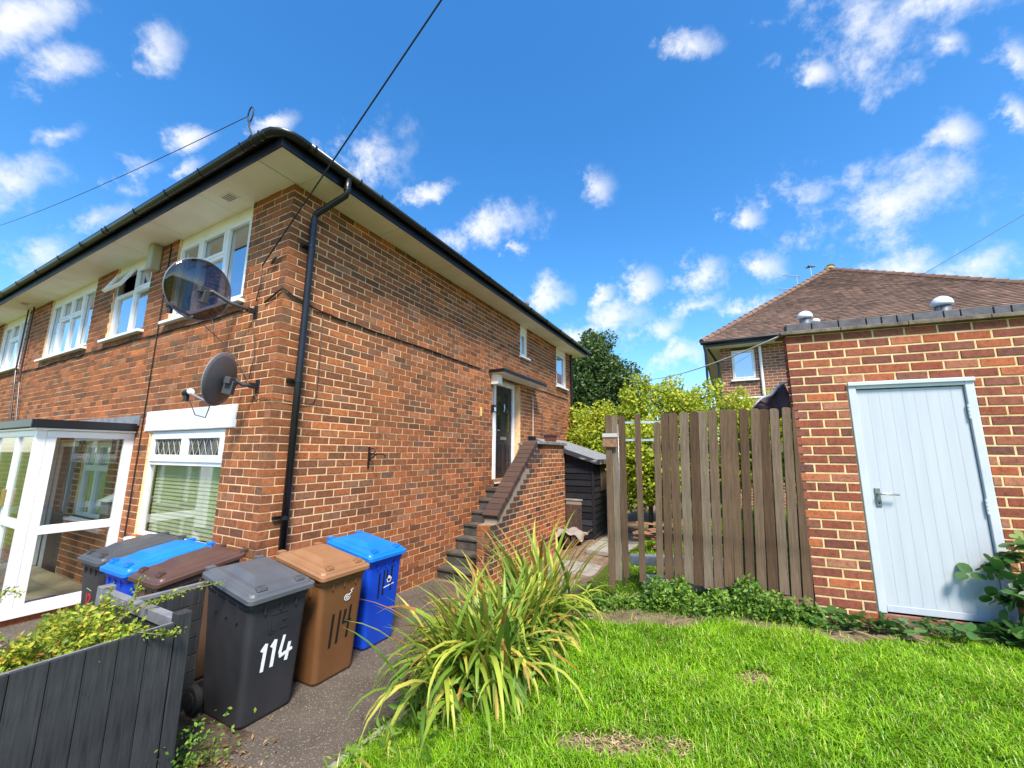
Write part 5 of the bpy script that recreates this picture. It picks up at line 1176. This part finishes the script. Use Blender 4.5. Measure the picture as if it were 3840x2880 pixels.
# ================================================================== creeper by the garage
def creeper_leaf(s):
    m = MB()
    for (ax, ay, rot, k) in ((0, .0, 0, 1.0), (-.02, -.02, 2.0, .85), (.02, -.02, -2.0, .85)):
        pts = []
        for t in np.linspace(0, 2*math.pi, 11)[:-1]:
            px = .5*math.cos(t)*k*.9; py = .5+.5*math.sin(t)*k; px *= 1-.12*math.cos(2*t)
            c, s_ = math.cos(rot), math.sin(rot); pts.append((s*(px*c-py*s_+ax), s*(px*s_+py*c+ay), s*.10*abs(px)))
        m.add(pts, [tuple(range(10))], .5)
    return m.mesh('leaf', L_IVY, False)
CL = [creeper_leaf(s) for s in (.072, .086, .10, .062)]
crp = thing('creeper', 'dark green three-leaved creeper climbing at the right of the garage door', 'creeper', gp_(1.42, -.2, .38), GA)
ctl = [[(.0, .0, 0), (-.02, -.02, .3), (-.08, .05, .55), (-.22, .12, .66)], [(.05, .0, 0), (.02, -.02, .35), (.0, .02, .7), (-.14, .12, .72)], [(.05, 0, 0), (.0, .0, .3), (-.16, .1, .42)], [(.1, 0, 0), (.1, -.05, .45), (.05, .02, .85)], [(.2, 0, 0), (.25, -.05, .5), (.28, 0, .9)], [(.05, 0, 0), (-.1, .05, .15), (-.25, .08, .2)], [(.3, 0, 0), (.4, .0, .5), (.5, 0, .9)]]
m = MB()
for s in ctl:
    m.tube(s, [.006]*(len(s)-1)+[.003], 5)
m.build('stem', plain('creeper_stem', (.13, .07, .04), None, 5, .8), crp)
for i in range(230):
    s = random.choice(ctl); t = random.uniform(.05, len(s)-1.01); j = int(t); p = Vector(s[j]).lerp(Vector(s[j+1]), t-j)+Vector((random.gauss(0, .07), random.gauss(-.03, .05), random.gauss(0, .05)))
    if p.z < .02: p.z = .02
    o = bpy.data.objects.new('leaf', random.choice(CL)); link(o, crp); o.location = p; o.rotation_euler = (R(35)+random.gauss(0, .35), random.gauss(0, .35), random.uniform(0, 6.28)); k = random.uniform(.7, 1.25); o.scale = (k, k, k)
crg = thing('ground_creeper', 'low trailing creeper along the garage wall foot', 'creeper', gp_(.6, -.15, .38), GA)
for i in range(150):
    x = random.uniform(-.75, 1.05); y = random.gauss(-.02-.12*(x > .6), .07)*(1 if x > -.6 else 1); o = bpy.data.objects.new('leaf', random.choice(CL)); link(o, crg)
    P = gp_(.6+x, -.15+y, 0); o.location = (x, y, gz(P.x, P.y)-.38+random.uniform(.015, .14)); o.rotation_euler = (random.gauss(.3, .35), random.gauss(0, .35), random.uniform(0, 6.28)); k = random.uniform(.5, .95); o.scale = (k, k, k)
M_RUN = plain('dry_runner', (.38, .26, .14), None, 5, .8)
for i in range(7):
    x = random.uniform(-.6, .9); m = MB(); m.tube([(x, -.1, .02), (x+.15, -.15, .07), (x+.32, -.2, .03)], .004, 5); m.build('runner', M_RUN, crg)

# ================================================================== trees and hedge behind
def tree(name, label, base, h, ctr, rad, nclump, nleaf, ls, mat, cr=(.35, .7), group=None, trunk=.16, seed=3, low=-.5):
    rng = np.random.default_rng(seed); t = thing(name, label, 'tree' if 'tree' in name else 'shrub', base, 0, group)
    m = MB(); c = Vector(ctr); m.tube([(0, 0, -.1), (.05, .02, h*.3), tuple(c*.6), tuple(c+Vector((0, 0, rad[2]*.5)))], [trunk, trunk*.8, trunk*.5, trunk*.1], 10)
    cc = shell(nclump, ctr, rad, rng, low)
    for k in range(min(22, len(cc))): m.tube([(.04, .02, h*(.25+.02*(k % 8))), tuple((Vector(cc[k])+c)*.45+Vector((0, 0, .1))), tuple(cc[k])], [trunk*.35, trunk*.2, trunk*.04], 6)
    m.build('trunk', M_BARK, t, smooth=True)
    pos = clumps(nleaf, cc, rng.uniform(cr[0], cr[1], len(cc)), rng); V, F, r = leaves(nleaf, pos, ls, (-.2, -.3, 1), .45, .6, rng=rng)
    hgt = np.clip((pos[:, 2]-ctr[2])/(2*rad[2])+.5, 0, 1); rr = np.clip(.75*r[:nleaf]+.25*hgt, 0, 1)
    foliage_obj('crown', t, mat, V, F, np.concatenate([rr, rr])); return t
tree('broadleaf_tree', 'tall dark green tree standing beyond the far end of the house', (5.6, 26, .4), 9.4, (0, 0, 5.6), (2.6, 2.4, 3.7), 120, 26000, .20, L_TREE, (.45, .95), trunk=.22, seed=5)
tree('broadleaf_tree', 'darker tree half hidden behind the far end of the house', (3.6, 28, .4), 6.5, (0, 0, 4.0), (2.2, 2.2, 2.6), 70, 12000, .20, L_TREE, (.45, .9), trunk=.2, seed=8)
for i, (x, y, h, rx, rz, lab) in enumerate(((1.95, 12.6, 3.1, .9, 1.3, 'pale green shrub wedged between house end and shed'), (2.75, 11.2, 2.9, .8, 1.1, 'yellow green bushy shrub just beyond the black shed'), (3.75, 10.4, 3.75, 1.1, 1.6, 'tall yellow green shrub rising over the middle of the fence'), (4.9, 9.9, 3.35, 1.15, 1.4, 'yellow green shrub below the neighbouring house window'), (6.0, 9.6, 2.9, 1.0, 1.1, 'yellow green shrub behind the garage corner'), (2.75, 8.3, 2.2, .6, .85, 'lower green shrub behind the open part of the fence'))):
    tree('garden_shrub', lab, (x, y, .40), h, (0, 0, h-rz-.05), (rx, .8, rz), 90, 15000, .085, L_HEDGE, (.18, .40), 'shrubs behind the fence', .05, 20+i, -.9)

# ================================================================== back garden odds and ends
def slab(u0, u1, w0, w1, label):
    z = float(ground((u0+u1)/2, (w0+w1)/2)); m = MB(lambda x, y, zz: tuple(hp(x, y, zz))); m.box(u0, u1, w0, w1, z-.04, z+.035); tag(m.build('paving_slab', M_CONC, bevel=.008), label, 'slab', 'slabs of the side path')
slab(3.05, 3.75, -2.35, -1.45, 'grey paving slab in the side path past the stairs'); slab(3.8, 4.5, -2.3, -1.4, 'grey paving slab in the side path past the stairs'); slab(4.9, 5.8, -2.5, -1.75, 'grey paving slab in the side path past the stairs'); slab(5.85, 6.8, -2.5, -1.75, 'grey paving slab in the side path past the stairs')
for (x0, y0, x1, y1, zc, hh, lab) in ((1.50, 5.35, 2.6, 5.2, .63, .11, 'pale concrete post lying on the grass behind the fence'), (1.52, 4.95, 2.4, 4.80, .47, .17, 'thick pale concrete kerb lying close behind the fence')):
    a = math.atan2(y1-y0, x1-x0); L_ = math.hypot(x1-x0, y1-y0); m = MB(); m.box(0, L_, -.06, .06, -hh/2, hh/2); o = m.build('concrete_beam', plain('pale_concrete', (.45, .43, .40), (.6, .58, .54), 8, .9, .4, 50), bevel=.01); o.location = (x0, y0, zc-.02); o.rotation_euler = (0, 0, a); tag(o, lab, 'concrete beam')
pl_ = thing('timber_pile', 'heap of old reddish planks on the grass behind the fence', 'timber', (2.4, 7.0, .42), 0)
for i in range(9):
    m = MB(); m.box(-.35, .35, -.04, .04, 0, .03); o = m.build('plank', plain('old_red_timber', (.22, .10, .06), (.34, .18, .11), 8, .9, stretch=(.2, 1, 1)) if i == 0 else bpy.data.materials['old_red_timber'], pl_); o.location = (random.gauss(0, .15), random.gauss(0, .1), .03+i*.04); o.rotation_euler = (random.gauss(0, .15), random.gauss(0, .2), random.gauss(.4, .5))
# folded canopy sheet beside the garage
tp = thing('folded_awning', 'mauve fabric awning with white edge propped behind the fence at the garage corner', 'awning', (3.08, 4.78, .43), 0)
for px, ph in ((-.10, 2.0), (.2, 2.2)): m = MB(); m.tube([(px, .03, 0), (px, .03, ph)], .018, 8); m.build('pole', M_STEEL, tp)
gx, gy = np.meshgrid(np.linspace(0, 1, 13), np.linspace(0, 1, 9), indexing='ij')
X = -.20+.44*gx; Zt = 2.03+.30*gx**.8+.02*np.sin(gx*9); Zb = 1.90+.03*np.sin(gx*9)
VV = np.stack([X, .05*np.sin(gx*9+gy*4)+.02*gy, Zt*gy+Zb*(1-gy)], -1).reshape(-1, 3); ii, jj = np.meshgrid(np.arange(12), np.arange(8), indexing='ij'); a0 = (ii*9+jj).ravel()
o = link(bpy.data.objects.new('fabric', npmesh('fabric', VV, np.stack([a0, a0+9, a0+10, a0+1], -1), plain('mauve_fabric', (.10, .065, .075), (.20, .14, .15), 6, .9, .3, 12), smooth=True)), tp); o.modifiers.new('solid', 'SOLIDIFY').thickness = .012
m = MB(); m.tube([(-.20+.44*f, -.02+.03*math.sin(f*6+3), 2.035+.30*f**.8+.02*math.sin(f*9)) for f in np.linspace(0, 1, 13)], [.008+.012*math.sin(f*3.1) for f in np.linspace(0, 1, 13)], 8); m.build('white_edge', plain('white_fabric', (.6, .6, .62), None, 3, .8), tp, smooth=True)
m = MB(); m.tube(sag(gp_(-.03, -.02, 3.14), hp(11.0, -3.0, 4.5)+Vector((-1.6, 1.0, 0)), .25), .009, 6); tag(m.build('white_cable', plain('white_cable', (.6, .6, .56), None, 3, .6), smooth=True), 'white cable sagging from the garage roof corner across the hedge', 'cable')

# ================================================================== neighbouring house
nb = thing('neighbour_house', 'brick house with hipped brown tile roof behind the garage', 'house', hp(11.45, -4.17, .4), ANG)
M_FARB = None
def farbrick():
    mm, t, b, o = newmat('far_brickwork'); c = t.nodes.new('ShaderNodeTexCoord'); sx_ = t.nodes.new('ShaderNodeSeparateXYZ'); t.links.new(c.outputs['Object'], sx_.inputs[0]); mp = t.nodes.new('ShaderNodeCombineXYZ'); t.links.new(math_node(t, 'ADD', sx_.outputs[0], sx_.outputs[1]), mp.inputs[0]); t.links.new(sx_.outputs[2], mp.inputs[1])
    bt = t.nodes.new('ShaderNodeTexBrick'); t.links.new(mp.outputs[0], bt.inputs['Vector']); bt.inputs['Scale'].default_value = 1; bt.inputs['Brick Width'].default_value = .24; bt.inputs['Row Height'].default_value = .0866; bt.inputs['Mortar Size'].default_value = .008
    bt.inputs['Color1'].default_value = (.16, .07, .045, 1); bt.inputs['Color2'].default_value = (.32, .12, .06, 1); bt.inputs['Mortar'].default_value = (.5, .38, .26, 1)
    t.links.new(bt.outputs['Color'], b.inputs['Base Color']); b.inputs['Roughness'].default_value = .9; bump(t, b, bt.outputs['Fac'], -.4, .01); return mm
M_FARB = farbrick(); NE = 5.2-.4
wn0, wn1, wz0, wz1 = -.92, -.30, 3.78, NE-.1
m = MB(lambda x, y, z: (-y, -x, z)); core(m, 0, 7.6, -.4, NE, [(.30, .92, wz0, NE+.01)], 0, .1); m.build('front_wall', M_FARB, nb)
m = MB(); m.box(.005, 9, -.01, 0, -.4, NE); m.build('side_wall', M_FARB, nb)
nfr = dict(local=lambda x, y, z: (-y, -x, z), flip=False); window(nb, nfr, (.30, .92, wz0, wz1), [(.30, .92, None, 0)])
m = MB(); m.box(-EV, 0.05, -8.02, EV, NE, NE+.012); m.box(.05, 9, 0, EV, NE, NE+.012); m.build('soffit', M_CREAM, nb)
m = MB(); m.box(-EV-.02, -EV, -8.04, EV+.02, NE-.01, NE+.13); m.box(-EV, 9, EV, EV+.02, NE-.01, NE+.13); m.build('fascia', M_BLACKP, nb)
m = MB(); m.tube([(-EV-.075, EV+.1, NE+.12), (-EV-.075, -8.1, NE+.12)], .058, 8); m.build('gutter', M_BLACKP, nb)
m = MB(); m.tube([(-EV-.05, EV-.02, NE+.1), (-EV-.05, EV-.02, 0)], .036, 8); m.tube([(-EV+.05, EV-.1, NE-.05), (-.1, .1, NE-.45), (-.06, .08, NE-.5), (-.06, .08, 0)], .034, 8); m.build('downpipe', M_BLACKP, nb)
m = MB(); m.tube([(-.05, -1.06, NE-.02), (-.05, -1.06, 3.2)], .04, 8); m.tube([(-.05, -1.06, 3.2), (-.05, -.36, 3.19)], .03, 8); m.build('white_pipe', M_WHITE, nb)
m = MB(lambda x, y, z: (x, y, z)); m.box(.4, .9, .0, .06, 3.0, 3.9); m.box(.2, 1.6, .005, .05, 2.3, 2.9); m.build('side_window', M_WHITE, nb)
# roof: real tile courses on the end slope, the other slopes plain
rx0 = -EV-.06; half = 4.28; zE = NE+.15; PTN = 3.25/4.22; apex = (rx0+half, EV+.06-half, zE+half*PTN)
yl, yr = EV+.06, EV+.06-2*half
m = MB(); m.add([(rx0, yl, zE), apex, (20, apex[1], apex[2]), (20, yl, zE)], [(0, 1, 2, 3)]); m.add([(rx0, yr, zE), apex, (20, apex[1], apex[2]), (20, yr, zE)], [(3, 2, 1, 0)]); m.add([(rx0+.02, yl, zE-.03), (rx0+.02, yr, zE-.03), (apex[0], apex[1], apex[2]-.03)], [(0, 1, 2)]); roof = m.build('roof', M_TILE, nb)
def tilemat():
    mm, t, b, o = newmat('roof_tiles'); c = ramp(t, rndval(t, False), [(0, (.19, .125, .095)), (.5, (.235, .15, .113)), (.9, (.27, .175, .13)), (1, (.34, .205, .145))])
    n = tnoise(t, .9, 5, .6, coord='World'); c = mixc(t, 1.0, c, ramp(t, n, [(.3, (.72, .72, .72)), (.7, (1.2, 1.18, 1.15))]), 'MULTIPLY'); t.links.new(c, b.inputs['Base Color']); b.inputs['Roughness'].default_value = .92; return mm
nr = 52; tm = MB(); Ln = math.hypot(half, half*PTN)
for k in range(nr):
    f0, f1 = k/nr, (k+1.15)/nr; f1 = min(f1, 1)
    def P(f, s, lift): return (rx0+half*f-lift*.6, yl-half*f-(2*half*(1-f))*s, zE+half*PTN*f+lift)
    wdt = 2*half*(1-f0); nt = max(1, int(wdt/.165)); o_ = .5 if k % 2 else 0
    edges = [0]+[(j+o_)/nt for j in range(nt+1) if 0 < (j+o_)/nt < 1]+[1]
    for a, b in zip(edges[:-1], edges[1:]):
        j = random.uniform(.030, .038); g_ = .0015/max(wdt, .2)
        v = [P(f0, a+g_, j), P(f0, b-g_, j), P(f1, b-g_, .006), P(f1, a+g_, .006), P(f0, a+g_, .0), P(f0, b-g_, 0)]
        tm.add(v, [(0, 3, 2, 1), (0, 1, 5, 4)], random.random())
tag(tm.build('roof_tiles', tilemat(), roof), kind='stuff')
M_HIP = plain('hip_tile_clay', (.15, .085, .06), (.22, .13, .09), 6, .9, .3, 60, coord='World')
for side_ in (yl, yr):
    A_ = Vector((rx0, side_, zE)); B_ = Vector(apex); nT = 26
    for k in range(nT):
        p, q_ = A_.lerp(B_, k/nT), A_.lerp(B_, (k+1.12)/nT); d_ = (q_-p); m = MB(); m.tube([tuple(p+Vector((0, 0, .02))), tuple(q_+Vector((0, 0, .005)))], [.10, .085], 8); m.build('hip_tile', M_HIP, roof)
for k in range(12):
    m = MB(); m.tube([(apex[0]+k*.4, apex[1], apex[2]+.02), (apex[0]+k*.4+.42, apex[1], apex[2]+.01)], [.11, .095], 8); m.build('ridge_tile', M_TILE, roof)
m = MB(); m.lathe([(.09, 0), (.09, .28), (.12, .29), (.12, .36), (.05, .4)], (apex[0]+.35, apex[1]-.12, apex[2]-.05)); m.build('ridge_vent', plain('dark_terracotta', (.1, .05, .04), None, 4, .8), nb, smooth=True)
m = MB(); m.lathe([(.16, 0), (.14, .08), (.03, .12)], (apex[0], apex[1], apex[2]+.03)); m.build('moss_patch', plain('yellow_moss', (.30, .22, .05), (.42, .33, .08), 9, .95), nb)
def aerial(w, z0, z1, boom, lab, yagi=True):
    t = thing('tv_aerial' if yagi else 'flue_pole', lab, 'aerial' if yagi else 'pole', hp(17, w, z0-.6))
    m = MB(); m.tube([(0, 0, 0), (0, 0, z1-z0+.6)], .022, 8); m.build('mast', M_STEEL, t)
    if yagi:
        d = GW*.92-GU*.35; c = Vector((0, 0, z1-z0+.55)); m = MB(); m.tube([c-d*.2, c+d*boom+Vector((0, 0, .10*boom/.5 if boom > .45 else -.1))], .014, 6); m.build('boom', M_STEEL, t)
        s_ = GU*.94+GW*.35
        for k in range(9):
            p = c+d*(-.15+k*(boom+.15)/9)+Vector((0, 0, (.1*boom/.5 if boom > .45 else -.1)*max(0, k-2)/8)); m = MB(); L_ = .12 if k else .2; m.tube([p-s_*L_, p+s_*L_], .006, 5); m.build('element', M_STEEL, t)
    else:
        m = MB(); m.tube([(-.09, 0, z1-z0+.58), (.09, 0, z1-z0+.58)], .05, 8); m.tube([tuple(-GW*.16+Vector((0, 0, z1-z0+.56))), tuple(GW*.16+Vector((0, 0, z1-z0+.56)))], .035, 8); m.build('cap', M_DISHB, t)
aerial(-7.24, 8.6, 9.30, .55, 'television aerial on a mast behind the neighbouring roof slope'); aerial(-6.97, 8.45, 8.77, .5, 'lower television aerial beside the neighbouring roof hip'); aerial(-7.74, 8.8, 9.62, 0, 'tall pole with a T cap beside the neighbouring roof peak', False)
m = MB(); m.tube([(17.0, 16, 9.25), (19.1, 16, 10.46), (30, 16, 16.7)], .012, 5); tag(m.build('roof_wire', M_CABLE), 'thin wire slanting up from the neighbouring roof ridge', 'wire')
SCN.render.engine = 'CYCLES'
